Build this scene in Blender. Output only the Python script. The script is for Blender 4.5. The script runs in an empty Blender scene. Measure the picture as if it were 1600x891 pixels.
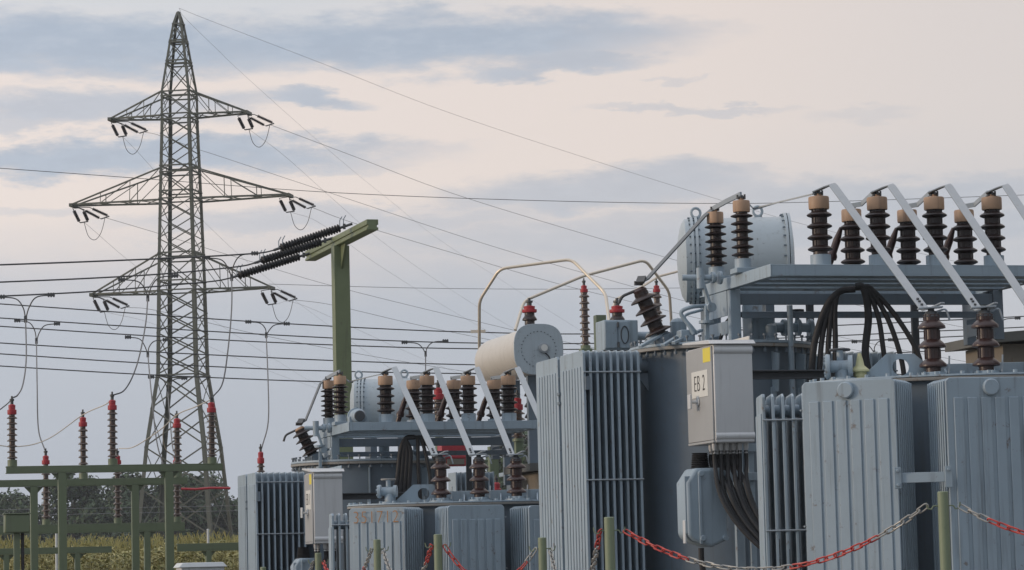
import bpy, math, random
from mathutils import Vector as V, Matrix as MX, noise as MN
R = math.radians
random.seed(7)
sc = bpy.context.scene
COL = sc.collection

# ------------------------------------------------------------------ camera
F = 4500.0                      # focal length in photo pixels (photo 1600 wide)
HOR = 890.0                     # image row of the horizon at the centre column
EYE = 0.8
pitch = math.atan((HOR-445.5)/F)
roll = R(1.4)
Fw = V((0, math.cos(pitch), math.sin(pitch)))
R0 = V((1, 0, 0)); U0 = V((0, -math.sin(pitch), math.cos(pitch)))
Rt = R0*math.cos(roll) - U0*math.sin(roll)
Up = U0*math.cos(roll) + R0*math.sin(roll)
cam = bpy.data.cameras.new('camera'); cam_o = bpy.data.objects.new('camera', cam); COL.objects.link(cam_o)
cam.sensor_width = 36; cam.lens = F/1600*36; cam.clip_start = 0.5; cam.clip_end = 6000
m = MX.Identity(4)
for i in range(3):
    m[i][0], m[i][1], m[i][2] = Rt[i], Up[i], -Fw[i]
m.translation = V((0, 0, EYE))
cam_o.matrix_world = m
sc.camera = cam_o
CAM = V((0, 0, EYE))
def ray(px, py): return Fw + Rt*((px-800)/F) + Up*((445.5-py)/F)
def at(px, py, D):
    d = ray(px, py); return CAM + d*(D/d.y)

# ------------------------------------------------------------------ light
SUN_EL, SUN_AZ = R(11), R(-100)          # azimuth measured from +Y towards +X
sd = V((math.sin(SUN_AZ)*math.cos(SUN_EL), math.cos(SUN_AZ)*math.cos(SUN_EL), math.sin(SUN_EL)))
sl = bpy.data.lights.new('sun', 'SUN'); sl.energy = 1.5; sl.angle = R(12); sl.color = (1, .78, .58)
so = bpy.data.objects.new('sun', sl); COL.objects.link(so)
so.rotation_euler = (-sd).to_track_quat('-Z', 'Y').to_euler()
so.location = (-40, 0, 40)
sc.view_settings.view_transform = 'Standard'; sc.view_settings.look = 'None'
sc.view_settings.exposure = 0; sc.view_settings.gamma = 1; sc.view_settings.use_curve_mapping = False

w = bpy.data.worlds.new('World'); sc.world = w; w.use_nodes = True
nt = w.node_tree; nt.nodes.clear()
class NG:
    def __init__(s, nt): s.nt = nt
    def n(s, t, **k):
        o = s.nt.nodes.new(t)
        for a, b in k.items(): setattr(o, a, b)
        return o
    def put(s, sock, v):
        if isinstance(v, bpy.types.NodeSocket): s.nt.links.new(v, sock)
        else: sock.default_value = v
    def m(s, op, a, b=0.0, c=0.0, clamp=False):
        o = s.n('ShaderNodeMath', operation=op, use_clamp=clamp)
        s.put(o.inputs[0], a); s.put(o.inputs[1], b); s.put(o.inputs[2], c)
        return o.outputs[0]
    def sm(s, v, a, b):
        o = s.n('ShaderNodeMapRange', interpolation_type='SMOOTHSTEP')
        s.put(o.inputs[0], v); o.inputs[1].default_value = a; o.inputs[2].default_value = b
        return o.outputs[0]
    def mix(s, f, a, b, blend='MIX'):
        o = s.n('ShaderNodeMix', data_type='RGBA', blend_type=blend)
        s.put(o.inputs[0], f)
        for i, v in ((6, a), (7, b)):
            if isinstance(v, tuple) and len(v) == 3: v = (*v, 1)
            s.put(o.inputs[i], v)
        return o.outputs[2]
    def noise(s, vec, scale, det=4, rough=.55, dist=0):
        o = s.n('ShaderNodeTexNoise'); o.inputs['Scale'].default_value = scale
        o.inputs['Detail'].default_value = det; o.inputs['Roughness'].default_value = rough
        o.inputs['Distortion'].default_value = dist
        if vec is not None: s.nt.links.new(vec, o.inputs['Vector'])
        return o.outputs['Fac']
    def xyz(s, x, y, z):
        o = s.n('ShaderNodeCombineXYZ'); s.put(o.inputs[0], x); s.put(o.inputs[1], y); s.put(o.inputs[2], z)
        return o.outputs[0]
def srgb(r, g, b):
    f = lambda c: (c/12.92 if c <= .04045 else ((c+.055)/1.055)**2.4)
    return (f(r/255), f(g/255), f(b/255))
def make_sky():
    g = NG(nt)
    tc = g.n('ShaderNodeTexCoord'); sep = g.n('ShaderNodeSeparateXYZ')
    nt.links.new(tc.outputs['Generated'], sep.inputs[0])
    x, y, z = sep.outputs
    az = g.m('ARCTAN2', x, y)                                    # radians, 0 = +Y
    hor = g.m('SQRT', g.m('ADD', g.m('MULTIPLY', x, x), g.m('MULTIPLY', y, y)))
    el = g.m('ARCTAN2', z, hor)
    U = g.m('MULTIPLY', az, 45.0)                               # 1 unit = 1/45 rad
    W = g.m('MULTIPLY', el, 45.0)
    # wispy warp: stretched sideways like thin stratus
    wv = g.xyz(g.m('MULTIPLY', U, .22), g.m('MULTIPLY', W, .62), 0.0)
    n1 = g.noise(wv, 1.0, 6, .6)
    n2 = g.noise(g.xyz(g.m('MULTIPLY', U, .5), g.m('MULTIPLY', W, 1.7), 3.7), 1.0, 5, .6)
    n3 = g.noise(g.xyz(g.m('MULTIPLY', U, 1.3), g.m('MULTIPLY', W, 4.6), 9.1), 1.0, 7, .68)
    dW = g.m('ADD', g.m('ADD', g.m('MULTIPLY', g.m('SUBTRACT', n1, .5), .85), g.m('MULTIPLY', g.m('SUBTRACT', n2, .5), .75)), g.m('MULTIPLY', g.m('SUBTRACT', n3, .5), .42))
    Ww = g.m('ADD', W, dW)
    Uw = g.m('ADD', U, g.m('MULTIPLY', g.m('SUBTRACT', n2, .5), 3.0))
    def pxu(px, py):
        d = ray(px, py); return 45*math.atan2(d.x, d.y), 45*math.atan2(d.z, math.hypot(d.x, d.y))
    tot = None
    # photo positions of the blue-grey bands (centre x, y, half widths, weight, softness)
    for cx, cy, a, b, wt in [
        (120, 72, 480, 46, 1.0), (600, 68, 420, 40, 1.0), (880, 92, 150, 20, .8), (660, 45, 110, 24, .8),
        (150, 172, 230, 27, .75), (475, 164, 110, 15, .85), (30, 190, 130, 14, .6),
        (180, 244, 420, 24, .95), (500, 250, 140, 15, .5),
        (1070, 172, 150, 7, .42), (1345, 178, 80, 11, .22), (1040, 132, 40, 5, .3),
        (940, 300, 240, 32, .7), (1330, 305, 330, 30, .55), (1120, 278, 120, 14, .4),
        (60, 326, 80, 12, .35), (520, 345, 330, 22, .55), (1000, 370, 400, 30, .5), (1450, 345, 250, 30, .45)]:
        u0, w0 = pxu(cx, cy)
        du = g.m('DIVIDE', g.m('SUBTRACT', Uw, u0), a/100)
        dw = g.m('DIVIDE', g.m('SUBTRACT', Ww, w0), b/100)
        d2 = g.m('ADD', g.m('MULTIPLY', du, du), g.m('MULTIPLY', dw, dw))
        e = g.m('MULTIPLY', g.sm(d2, 2.1, .12), wt)
        tot = e if tot is None else g.m('MAXIMUM', tot, e)
    tot = g.m('MULTIPLY', tot, g.m('ADD', .78, g.m('MULTIPLY', n3, .44)), clamp=True)
    front = g.sm(y, .2, .6)
    tot = g.m('MULTIPLY', tot, front)
    # the rest of the dome: same kind of broken stratus
    rest = g.m('MULTIPLY', g.m('ADD', .6, g.m('MULTIPLY', g.sm(n1, .45, .62), .4)), g.m('SUBTRACT', 1.0, front))
    dark = g.m('MAXIMUM', tot, rest)
    # clear part of the deck: grey-blue at the skyline, cream in the middle, pale grey higher
    lowc, lowc2 = srgb(173, 181, 195), srgb(187, 192, 203)
    cream, high = srgb(236, 223, 216), srgb(213, 214, 218)
    Wg = g.m('ADD', W, g.m('MULTIPLY', g.m('SUBTRACT', n1, .5), 1.6))
    c = g.mix(g.sm(Wg, .3, 4.2), lowc, lowc2)
    c = g.mix(g.sm(Wg, 3.9, 6.0), c, cream)
    topmix = g.m('MULTIPLY', g.sm(Wg, 7.6, 9.0), g.sm(U, 3.5, -3.5))
    c = g.mix(topmix, c, high)
    c = g.mix(g.sm(U, 2.0, 8.0), c, g.mix(.6, c, srgb(224, 217, 215)), 'MIX')
    c = g.mix(g.m('MULTIPLY', g.m('MULTIPLY', g.sm(U, 1.5, 7.0), g.sm(Wg, 7.2, 4.4)), .75), c, srgb(198, 202, 212))
    bl = g.mix(g.sm(n3, .3, .7), srgb(166, 179, 197), srgb(183, 192, 206))
    c = g.mix(g.m('MULTIPLY', dark, .96), c, bl)
    # brighter overcast overhead
    up = g.m('ADD', 1.0, g.m('MULTIPLY', g.sm(el, .30, 1.1), .85))
    up = g.m('MULTIPLY', up, g.m('SUBTRACT', 1.0, g.m('MULTIPLY', x, .32)))        # evening: brighter on the sun's side
    c2 = g.n('ShaderNodeVectorMath', operation='SCALE'); g.put(c2.inputs[0], c); g.put(c2.inputs['Scale'], up)
    sky = g.n('ShaderNodeTexSky', sky_type='NISHITA'); sky.sun_disc = False
    sky.sun_elevation = SUN_EL; sky.sun_rotation = SUN_AZ
    b1 = g.n('ShaderNodeBackground'); nt.links.new(c2.outputs[0], b1.inputs[0]); b1.inputs[1].default_value = 1.07
    b2 = g.n('ShaderNodeBackground'); nt.links.new(sky.outputs[0], b2.inputs[0]); b2.inputs[1].default_value = .1
    ms = g.n('ShaderNodeMixShader'); ms.inputs[0].default_value = .12
    nt.links.new(b1.outputs[0], ms.inputs[1]); nt.links.new(b2.outputs[0], ms.inputs[2])
    out = g.n('ShaderNodeOutputWorld'); nt.links.new(ms.outputs[0], out.inputs[0])
make_sky()

# ------------------------------------------------------------------ materials
MAT = {}
def mat(name, col, rough=.5, metal=0., var=.12, scale=6., bump=0., spots=None, spot_amt=.0, spot_scale=9., coat=0., streak=None, obj_rand=0.):
    mt = bpy.data.materials.new(name); mt.use_nodes = True
    t = mt.node_tree; g = NG(t); b = t.nodes['Principled BSDF']
    tc = g.n('ShaderNodeTexCoord')
    vec = tc.outputs['Object']
    n = g.noise(vec, scale, 5, .6)
    lo = tuple(c*(1-var) for c in col); hi = tuple(min(1, c*(1+var)) for c in col)
    c = g.mix(n, lo, hi)
    if obj_rand:
        oi = g.n('ShaderNodeObjectInfo')
        hs = g.n('ShaderNodeHueSaturation'); t.links.new(c, hs.inputs['Color'])
        g.put(hs.inputs['Value'], g.m('ADD', 1-obj_rand, g.m('MULTIPLY', oi.outputs['Random'], 2*obj_rand)))
        c = hs.outputs[0]
    if streak:                                   # rain streaks and grime running down
        mp = g.n('ShaderNodeMapping'); t.links.new(vec, mp.inputs[0]); mp.inputs['Scale'].default_value = (14, 14, .8)
        s = g.noise(mp.outputs[0], 1.0, 4, .6)
        c = g.mix(g.m('MULTIPLY', g.sm(s, .52, .75), streak[1]), c, streak[0])
    if spots:
        s = g.noise(vec, spot_scale, 6, .7)
        c = g.mix(g.m('MULTIPLY', g.sm(s, .60, .70), spot_amt), c, spots)
    t.links.new(c, b.inputs['Base Color'])
    rn = g.m('ADD', rough-.1, g.m('MULTIPLY', g.noise(vec, scale*2.3, 3), .2))
    t.links.new(rn, b.inputs['Roughness'])
    b.inputs['Metallic'].default_value = metal
    if coat: b.inputs['Coat Weight'].default_value = coat; b.inputs['Coat Roughness'].default_value = .15
    if bump:
        bn = g.n('ShaderNodeBump'); bn.inputs['Strength'].default_value = bump; bn.inputs['Distance'].default_value = .01
        t.links.new(g.noise(vec, scale*6, 4), bn.inputs['Height']); t.links.new(bn.outputs[0], b.inputs['Normal'])
    MAT[name] = mt
    return mt
GRIME = (.10, .105, .10)
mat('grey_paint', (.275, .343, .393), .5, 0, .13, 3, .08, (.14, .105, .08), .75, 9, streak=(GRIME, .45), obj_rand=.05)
mat('shaded_grey_paint', (.125, .160, .192), .55, 0, .12, 3, .08, (.13, .10, .08), .35, 9, streak=(GRIME, .35))  # same grey paint with shade darkened into its colour
mat('sunlit_pale_paint', (.51, .485, .44), .5, 0, .08, 2.5, .06, (.30, .22, .15), .25, 8, streak=((.25, .23, .2), .25))  # grey paint with the warm sunlight put into its colour
mat('tank_paint', (.35, .405, .435), .48, 0, .10, 2.5, .1, (.13, .13, .12), .75, 17, streak=((.2, .22, .22), .25))
mat('dark_steel', (.055, .060, .065), .6, .2, .2, 5, .1)
mat('rusty_rim', (.26, .25, .23), .7, 0, .2, 4, .2, (.16, .075, .03), .8, 5)
mat('brushed_steel', (.545, .555, .555), .42, .12, .07, 2.2, .04, streak=((.34, .34, .335), .4), obj_rand=.03)
mat('door_steel', (.36, .365, .36), .45, .12, .07, 2.2, .04, streak=((.30, .27, .23), .3))
mat('porcelain', (.020, .011, .009), .42, 0, .25, 8, 0, (.05, .038, .03), .3, 14, coat=.05, obj_rand=.25)
mat('glazed_brown', (.065, .040, .027), .30, 0, .3, 8, 0, (.04, .02, .015), .4, 12, coat=.4)
mat('brown_porcelain', (.036, .015, .012), .40, 0, .25, 8, 0, (.07, .05, .04), .3, 14, coat=.12)
mat('tan_cap', (.40, .255, .16), .55, 0, .16, 7, .05, (.20, .13, .09), .6, 9, obj_rand=.12, streak=((.17, .11, .08), .7))
mat('red_cap', (.36, .030, .040), .45, 0, .15, 8, .04, (.2, .02, .02), .4, 10)
mat('green_steel', (.125, .155, .088), .5, 0, .10, 2.5, .06, (.10, .11, .07), .5, 7, streak=((.08, .09, .06), .35))
mat('lit_post_steel', (.150, .180, .090), .5, 0, .12, 2.5, .06, (.10, .10, .06), .5, 7, streak=((.09, .10, .06), .4))  # green steel lightened so the colour carries the lit left sides
mat('pylon_steel', (.085, .090, .070), .6, .1, .18, 1.2, 0)
mat('wire_metal', (.085, .085, .085), .5, .5, .15, 2)
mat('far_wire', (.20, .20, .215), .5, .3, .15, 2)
mat('aluminium_bar', (.28, .315, .34), .45, .25, .08, 3, .05, (.20, .20, .20), .4, 12)
mat('pipe_metal', (.62, .55, .45), .38, .45, .08, 4)
mat('dark_bar', (.125, .135, .14), .5, .1, .12, 4, .05)
mat('black_rubber', (.015, .015, .016), .65, 0, .3, 5, .05)
mat('red_chain', (.42, .045, .035), .45, 0, .2, 20, 0, (.2, .12, .09), .6, 40)
mat('zinc_chain', (.31, .305, .285), .5, .4, .2, 20, 0, (.16, .12, .08), .5, 40)
mat('post_green', (.175, .210, .130), .55, 0, .10, 5, .1, (.12, .14, .09), .5, 12, streak=((.10, .12, .07), .35))
mat('white_plate', (.62, .62, .58), .5, 0, .04, 3)
mat('yellow_sticker', (.70, .58, .06), .5, 0, .06, 6)
mat('black_ink', (.02, .02, .022), .6, 0, .1, 5)
mat('orange_ink', (.34, .18, .085), .7, 0, .25, 14)
mat('white_cabinet', (.52, .54, .54), .5, 0, .06, 3, streak=((.3, .3, .28), .3))
mat('cream_insulator', (.50, .48, .26), .4, 0, .12, 6)
mat('shed_wall', (.17, .15, .12), .8, 0, .15, 3, .2)
mat('shed_roof', (.10, .10, .09), .8, 0, .2, 3, .2)
mat('bark', (.06, .048, .036), .9, 0, .3, 4, .3)
mat('gravel', (.13, .125, .115), .95, 0, .35, 30, .6)
mat('soil', (.13, .12, .06), .95, 0, .35, 2, .5)
def leaf_mat(name, a, b, rough=.6, sc_=.5):
    mt = bpy.data.materials.new(name); mt.use_nodes = True
    t = mt.node_tree; g = NG(t); bs = t.nodes['Principled BSDF']
    ge = g.n('ShaderNodeNewGeometry'); oi = g.n('ShaderNodeObjectInfo')
    f = g.m('ADD', g.m('MULTIPLY', ge.outputs['Random Per Island'], .75), g.m('MULTIPLY', oi.outputs['Random'], .25))
    t.links.new(g.mix(f, a, b), bs.inputs['Base Color']); bs.inputs['Roughness'].default_value = rough
    bs.inputs['Specular IOR Level'].default_value = .25
    MAT[name] = mt
leaf_mat('tree_leaf', (.020, .038, .016), (.058, .092, .038))
leaf_mat('bush_leaf', (.035, .055, .020), (.09, .115, .045))
leaf_mat('corn_leaf', (.125, .15, .045), (.42, .36, .145))

# ------------------------------------------------------------------ mesh helpers
class MB:
    def __init__(s): s.v = []; s.f = []
    def add(s, vs, fs):
        o = len(s.v); s.v += [tuple(p) for p in vs]; s.f += [tuple(i+o for i in f) for f in fs]; return s
    def box(s, x0, x1, y0, y1, z0, z1):
        return s.add([(x, y, z) for x in (x0, x1) for y in (y0, y1) for z in (z0, z1)],
                     [(0, 1, 3, 2), (4, 6, 7, 5), (0, 4, 5, 1), (2, 3, 7, 6), (0, 2, 6, 4), (1, 5, 7, 3)])
    def obox(s, M, a, b, c):
        vs = [M @ V((x*a/2, y*b/2, z*c/2)) for x in (-1, 1) for y in (-1, 1) for z in (-1, 1)]
        return s.add(vs, [(0, 1, 3, 2), (4, 6, 7, 5), (0, 4, 5, 1), (2, 3, 7, 6), (0, 2, 6, 4), (1, 5, 7, 3)])
    def bar(s, p, q, wd, h, up=V((0, 0, 1))):
        p = V(p); q = V(q); d = q-p; L = d.length
        if L < 1e-6: return s
        d.normalize(); sx = d.cross(up)
        if sx.length < 1e-3: sx = d.cross(V((0, 1, 0)))
        sx.normalize(); uz = sx.cross(d)
        vs = [e+sx*(a*wd/2)+uz*(b*h/2) for e in (p, q) for a in (-1, 1) for b in (-1, 1)]
        return s.add(vs, [(0, 1, 3, 2), (4, 6, 7, 5), (0, 4, 5, 1), (2, 3, 7, 6), (0, 2, 6, 4), (1, 5, 7, 3)])
    def tube(s, pts, r, n=8, cap=True):
        pts = [V(p) for p in pts]; N = len(pts); rs = r if isinstance(r, (list, tuple)) else [r]*N
        o = len(s.v); prev = None
        for i, p in enumerate(pts):
            t = (pts[min(i+1, N-1)]-pts[max(i-1, 0)])
            if t.length < 1e-9: t = V((0, 0, 1))
            t.normalize()
            if prev is None:
                a = t.cross(V((0, 0, 1)))
                if a.length < .05: a = t.cross(V((1, 0, 0)))
            else: a = prev - t*prev.dot(t)
            a.normalize(); prev = a; b = t.cross(a)
            for k in range(n):
                th = 2*math.pi*k/n
                s.v.append(tuple(p + (a*math.cos(th)+b*math.sin(th))*rs[i]))
        for i in range(N-1):
            for k in range(n):
                k2 = (k+1) % n
                s.f.append((o+i*n+k, o+i*n+k2, o+(i+1)*n+k2, o+(i+1)*n+k))
        if cap:
            s.f.append(tuple(o+k for k in range(n-1, -1, -1))); s.f.append(tuple(o+(N-1)*n+k for k in range(n)))
        return s
    def ring(s, pts, r, n=6):                        # closed tube
        pts = [V(p) for p in pts]; N = len(pts); o = len(s.v)
        nrm = (pts[1]-pts[0]).cross(pts[N//3]-pts[0]).normalized()
        for i, p in enumerate(pts):
            t = (pts[(i+1) % N]-pts[i-1]).normalized(); a = t.cross(nrm).normalized(); 
            for k in range(n):
                th = 2*math.pi*k/n; s.v.append(tuple(p+(a*math.cos(th)+nrm*math.sin(th))*r))
        for i in range(N):
            for k in range(n):
                j = (i+1) % N; k2 = (k+1) % n
                s.f.append((o+i*n+k, o+i*n+k2, o+j*n+k2, o+j*n+k))
        return s
    def lathe(s, prof, base, axis=(0, 0, 1), n=20, sx=1., sy=1.):
        base = V(base); ax = V(axis).normalized()
        a = ax.cross(V((0, 1, 0)))
        if a.length < .05: a = ax.cross(V((1, 0, 0)))
        a.normalize(); b = ax.cross(a); o = len(s.v)
        for r, z in prof:
            for k in range(n):
                th = 2*math.pi*k/n
                s.v.append(tuple(base+ax*z+a*(r*math.cos(th)*sx)+b*(r*math.sin(th)*sy)))
        P = len(prof)
        for i in range(P-1):
            for k in range(n):
                k2 = (k+1) % n
                s.f.append((o+i*n+k, o+i*n+k2, o+(i+1)*n+k2, o+(i+1)*n+k))
        if prof[0][0] > 1e-6: s.f.append(tuple(o+k for k in range(n-1, -1, -1)))
        if prof[-1][0] > 1e-6: s.f.append(tuple(o+(P-1)*n+k for k in range(n)))
        return s
    def cyl(s, p, q, r, n=16):
        p = V(p); q = V(q); return s.lathe([(r, 0), (r, (q-p).length)], p, q-p, n)
    def prism(s, poly, ext):
        ext = V(ext); n = len(poly); a = [V(p) for p in poly]
        return s.add(a+[p+ext for p in a], [tuple(range(n-1, -1, -1)), tuple(range(n, 2*n))]+[(i, (i+1) % n, (i+1) % n+n, i+n) for i in range(n)])
    def cut(s):
        s.cuts = getattr(s, 'cuts', [])+[(len(s.v), len(s.f))]; return s
    def each(s, name, material, parent=None, **k):
        out = []; a = (0, 0)
        for c in getattr(s, 'cuts', [])+[(len(s.v), len(s.f))]:
            if c[1] > a[1]:
                m = MB(); m.v = s.v[a[0]:c[0]]; m.f = [tuple(i-a[0] for i in f) for f in s.f[a[1]:c[1]]]
                out.append(m.build(name, material, parent, **k))
            a = c
        return out
    def build(s, name, material, parent=None, bevel=0., seg=2, recalc=True, sharp=38, xf=None):
        me = bpy.data.meshes.new(name)
        vs = s.v if xf is None else [tuple(xf @ V(p)) for p in s.v]
        me.from_pydata(vs, [], s.f)
        me.materials.append(MAT[material] if isinstance(material, str) else material)
        if recalc:
            import bmesh
            bm = bmesh.new(); bm.from_mesh(me); bmesh.ops.recalc_face_normals(bm, faces=bm.faces); bm.to_mesh(me); bm.free()
        me.polygons.foreach_set('use_smooth', [True]*len(me.polygons))
        me.set_sharp_from_angle(angle=R(sharp))
        o = bpy.data.objects.new(name, me); COL.objects.link(o)
        if parent: o.parent = parent
        if bevel:
            b = o.modifiers.new('bevel', 'BEVEL'); b.width = bevel; b.segments = seg; b.limit_method = 'ANGLE'; b.angle_limit = R(40); b.harden_normals = False
        return o
def tag(o, label=None, cat=None, group=None, kind=None):
    if label: o['label'] = label
    if cat: o['category'] = cat
    if group: o['group'] = group
    if kind: o['kind'] = kind
    return o
def empty(name, loc, yaw, label, cat, group=None):
    o = bpy.data.objects.new(name, None); COL.objects.link(o); o.location = loc; o.rotation_euler = (0, 0, yaw)
    o.empty_display_size = .3
    return tag(o, label, cat, group)
YAW = R(15)
class Frame:                                         # the yard's own axes, standing on the ground
    def __init__(s, O, yaw=YAW):
        s.O = V((O.x, O.y, 0)); s.yaw = yaw
        s.M = MX.Translation(s.O) @ MX.Rotation(yaw, 4, 'Z'); s.I = s.M.inverted()
    def L(s, p): return s.I @ V(p)
    def p(s, px, py, D): return s.L(at(px, py, D))
    def _hit(s, px, py, ax, c):
        o = s.I @ CAM; d = (s.I.to_3x3() @ ray(px, py)); t = (c-o[ax])/d[ax]; return o+d*t
    def fy(s, px, py, c): return s._hit(px, py, 1, c)
    def fx(s, px, py, c): return s._hit(px, py, 0, c)
    def thing(s, name, label, cat, group=None): return empty(name, s.O, s.yaw, label, cat, group)
def smooth(pts, k=6):
    pts = [V(p) for p in pts]
    if len(pts) < 3: return pts
    P = [pts[0]*2-pts[1]]+pts+[pts[-1]*2-pts[-2]]; out = []
    for i in range(1, len(P)-2):
        for j in range(k):
            t = j/k; a, b, c, d = P[i-1], P[i], P[i+1], P[i+2]
            out.append(.5*((2*b)+(c-a)*t+(2*a-5*b+4*c-d)*t*t+(3*b-a-3*c+d)*t**3))
    out.append(pts[-1]); return out
def fillet(pts, r, k=4):
    pts = [V(p) for p in pts]; out = [pts[0]]
    for a, b, c in zip(pts, pts[1:], pts[2:]):
        u = (a-b); v = (c-b); rr = min(r, u.length*.45, v.length*.45)
        p = b+u.normalized()*rr; q = b+v.normalized()*rr
        for j in range(k+1):
            t = j/k; out.append(p*(1-t)**2+b*2*t*(1-t)+q*t*t)
    out.append(pts[-1]); return out
def shed_profile(h, n, r0, r1, z0=0., drop=.35, lip=.12):
    """porcelain body of height h with n sheds"""
    pr = [(r0, z0)]; pit = h/n
    for i in range(n):
        zb = z0+pit*i
        pr += [(r0, zb+pit*.22), (r0+(r1-r0)*.55, zb+pit*.26), (r1*.985, zb+pit*.28), (r1, zb+pit*.34), (r1*.97, zb+pit*.42), (r0+(r1-r0)*.35, zb+pit*.60), (r0, zb+pit*.70)]
    pr.append((r0, z0+h)); return pr
def lens_profile(h, n, r0, r1, z0=0., fill=.40):
    pr = [(r0, z0)]; pit = h/n
    for i in range(n):
        m_ = z0+pit*(i+.5); t = pit*fill/2
        pr += [(r0, m_-t*1.25), (r0+(r1-r0)*.45, m_-t*.85), (r1*.96, m_-t*.42), (r1, m_), (r1*.96, m_+t*.38), (r0+(r1-r0)*.5, m_+t*.95), (r0, m_+t*1.5)]
    pr.append((r0, z0+h)); return pr
def insulator(parent, base, h, r1, n, r0=None, cap='tan', capw=None, caph=.13, baseh=.11, basew=None, body='porcelain', name='insulator', ribs=False, axis=(0, 0, 1), basemat='grey_paint', seg=18, lens=False):
    """porcelain post with its cap and foot: part > sub-parts"""
    r0 = r0 or r1*.6; capw = capw or r1*.8; basew = basew or r1*.82
    base = V(base); ax = V(axis).normalized()
    bh = h-caph-baseh
    b = MB().lathe((lens_profile if lens else shed_profile)(bh, n, r0, r1, baseh), base, ax, seg)
    if ribs:
        for i in range(n):
            z0 = baseh+bh/n*(i+.72 if lens else i+.70); z1 = baseh+bh/n*(i+1.26 if lens else i+1.2)
            if i == n-1: z1 = baseh+bh
            for k in range(10):
                th = 2*math.pi*k/10
                q = base+V((math.cos(th)*r0, math.sin(th)*r0, 0))
                b.bar(q+V((0, 0, z0)), q+V((0, 0, z1)), .012, .012)
    o = b.build(name, body, parent)
    if cap == 'tan':
        MB().lathe([(capw*.97, h-caph), (capw, h-caph+.012), (capw, h-.012), (capw*.95, h), (capw*.3, h), (capw*.3, h+.03), (0, h+.03)], base, ax, seg).build('cap', 'tan_cap', o)
    elif cap == 'red':
        MB().lathe([(capw*.55, h-caph*.12), (capw*.95, h-caph), (capw, h-caph*.9), (capw, h-caph*.55), (capw*.72, h-caph*.5), (capw*.78, h-caph*.1), (capw*.5, h)][1:], base, ax, seg).build('cap', 'red_cap', o)
        MB().lathe([(capw*.35, h), (capw*.35, h+.05), (capw*.5, h+.055), (capw*.5, h+.085), (capw*.2, h+.09), (capw*.2, h+.13), (0, h+.13)], base, ax, 12).build('terminal', 'wire_metal', o)
    if baseh > 0:
        MB().lathe([(basew*1.02, 0), (basew, .01), (basew, baseh*.97), (basew*.9, baseh)], base, ax, seg).build('foot', basemat, o)
    return o
def wire(name, label, cat, pts, r, material='wire_metal', group=None, n=6, k=8):
    P = [at(*p) for p in pts]
    o0 = P[0].copy()
    o = MB().tube([p-o0 for p in smooth(P, k)], r, n).build(name, material, None)
    o.location = o0
    return tag(o, label, cat, group)
def text_mesh(body, size, M, material, parent, name='lettering', sx=1., spacing=1.):
    cu = bpy.data.curves.new('t', 'FONT'); cu.body = body; cu.size = size; cu.align_x = 'CENTER'; cu.align_y = 'CENTER'; cu.extrude = .0012; cu.offset = -size*.018; cu.space_character = spacing
    to = bpy.data.objects.new('t', cu); COL.objects.link(to)
    bpy.context.view_layer.update()
    me = bpy.data.meshes.new_from_object(to.evaluated_get(bpy.context.evaluated_depsgraph_get()))
    bpy.data.objects.remove(to); bpy.data.curves.remove(cu)
    me.transform(M @ MX.Diagonal((sx, 1, 1, 1))); me.name = name
    me.materials.clear(); me.materials.append(MAT[material])
    o = bpy.data.objects.new(name, me); COL.objects.link(o); o.parent = parent; return o
def basis(o, x, y, z):
    M = MX.Identity(4)
    for i in range(3): M[i][0], M[i][1], M[i][2] = x[i], y[i], z[i]
    M.translation = V(o); return M

# ------------------------------------------------------------------ setting
def ground():
    me = MB().add([(-3000, -50, 0), (3000, -50, 0), (3000, 5000, 0), (-3000, 5000, 0)], [(0, 1, 2, 3)])
    tag(me.build('ground', 'soil', recalc=False), kind='structure')
    me = MB().add([(-16, 5, .004), (22, 5, .004), (22, 66, .004), (-16, 66, .004)], [(0, 1, 2, 3)])
    tag(me.build('gravel_yard', 'gravel', recalc=False), kind='structure')
ground()

def corn():
    b = MB(); rnd = random.Random(3)
    def leaf(p, az, L, wd, lift):
        d = V((math.cos(az), math.sin(az), 0)); s = V((-d.y, d.x, 0)); q = V(p); pts = []
        for i in range(5):
            t = i/4; wv = wd*(1-t**1.6)+.004
            pts.append((q + d*(L*(t-.12*t*t)) + V((0, 0, L*(lift*t-1.15*lift*t*t*(.8+.5*rnd.random())))), wv))
        vs = []
        for c, wv in pts: vs += [c-s*wv/2, c+s*wv/2+V((0, 0, wv*.25))]
        b.add(vs, [(2*i, 2*i+1, 2*i+3, 2*i+2) for i in range(4)])
    for row in range(16):
        D = 82+row*.8*(1+row*.06)
        x0 = at(-30, 860, D).x; x1 = at(930, 860, D).x
        x = x0
        while x < x1:
            x += rnd.uniform(.10, .24)
            if x > at(420, 860, D).x and x < at(770, 860, D).x: continue
            h = rnd.uniform(1.75, 2.15); y = D+rnd.uniform(-.15, .15)
            top = V((x+rnd.uniform(-.08, .08), y, h*.9))
            b.tube([V((x, y, 0)), top], [.014, .007], 4, cap=False)
            for i in range(9):
                t = rnd.uniform(.4, .95); leaf((x, y, h*.88*t), rnd.uniform(0, 6.28), rnd.uniform(.35, .7), rnd.uniform(.04, .075), rnd.uniform(.35, .95))
            for i in range(4):
                a = rnd.uniform(0, 6.28); l = rnd.uniform(.12, .26)
                b.bar(top, top+V((math.cos(a)*l*.45, math.sin(a)*l*.45, l)), .012, .012)
    o = b.build('corn_field', 'corn_leaf', recalc=False)
    tag(o, 'yellowing ripe maize standing in front of the dark wood', 'maize field', kind='stuff')
corn()

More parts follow.
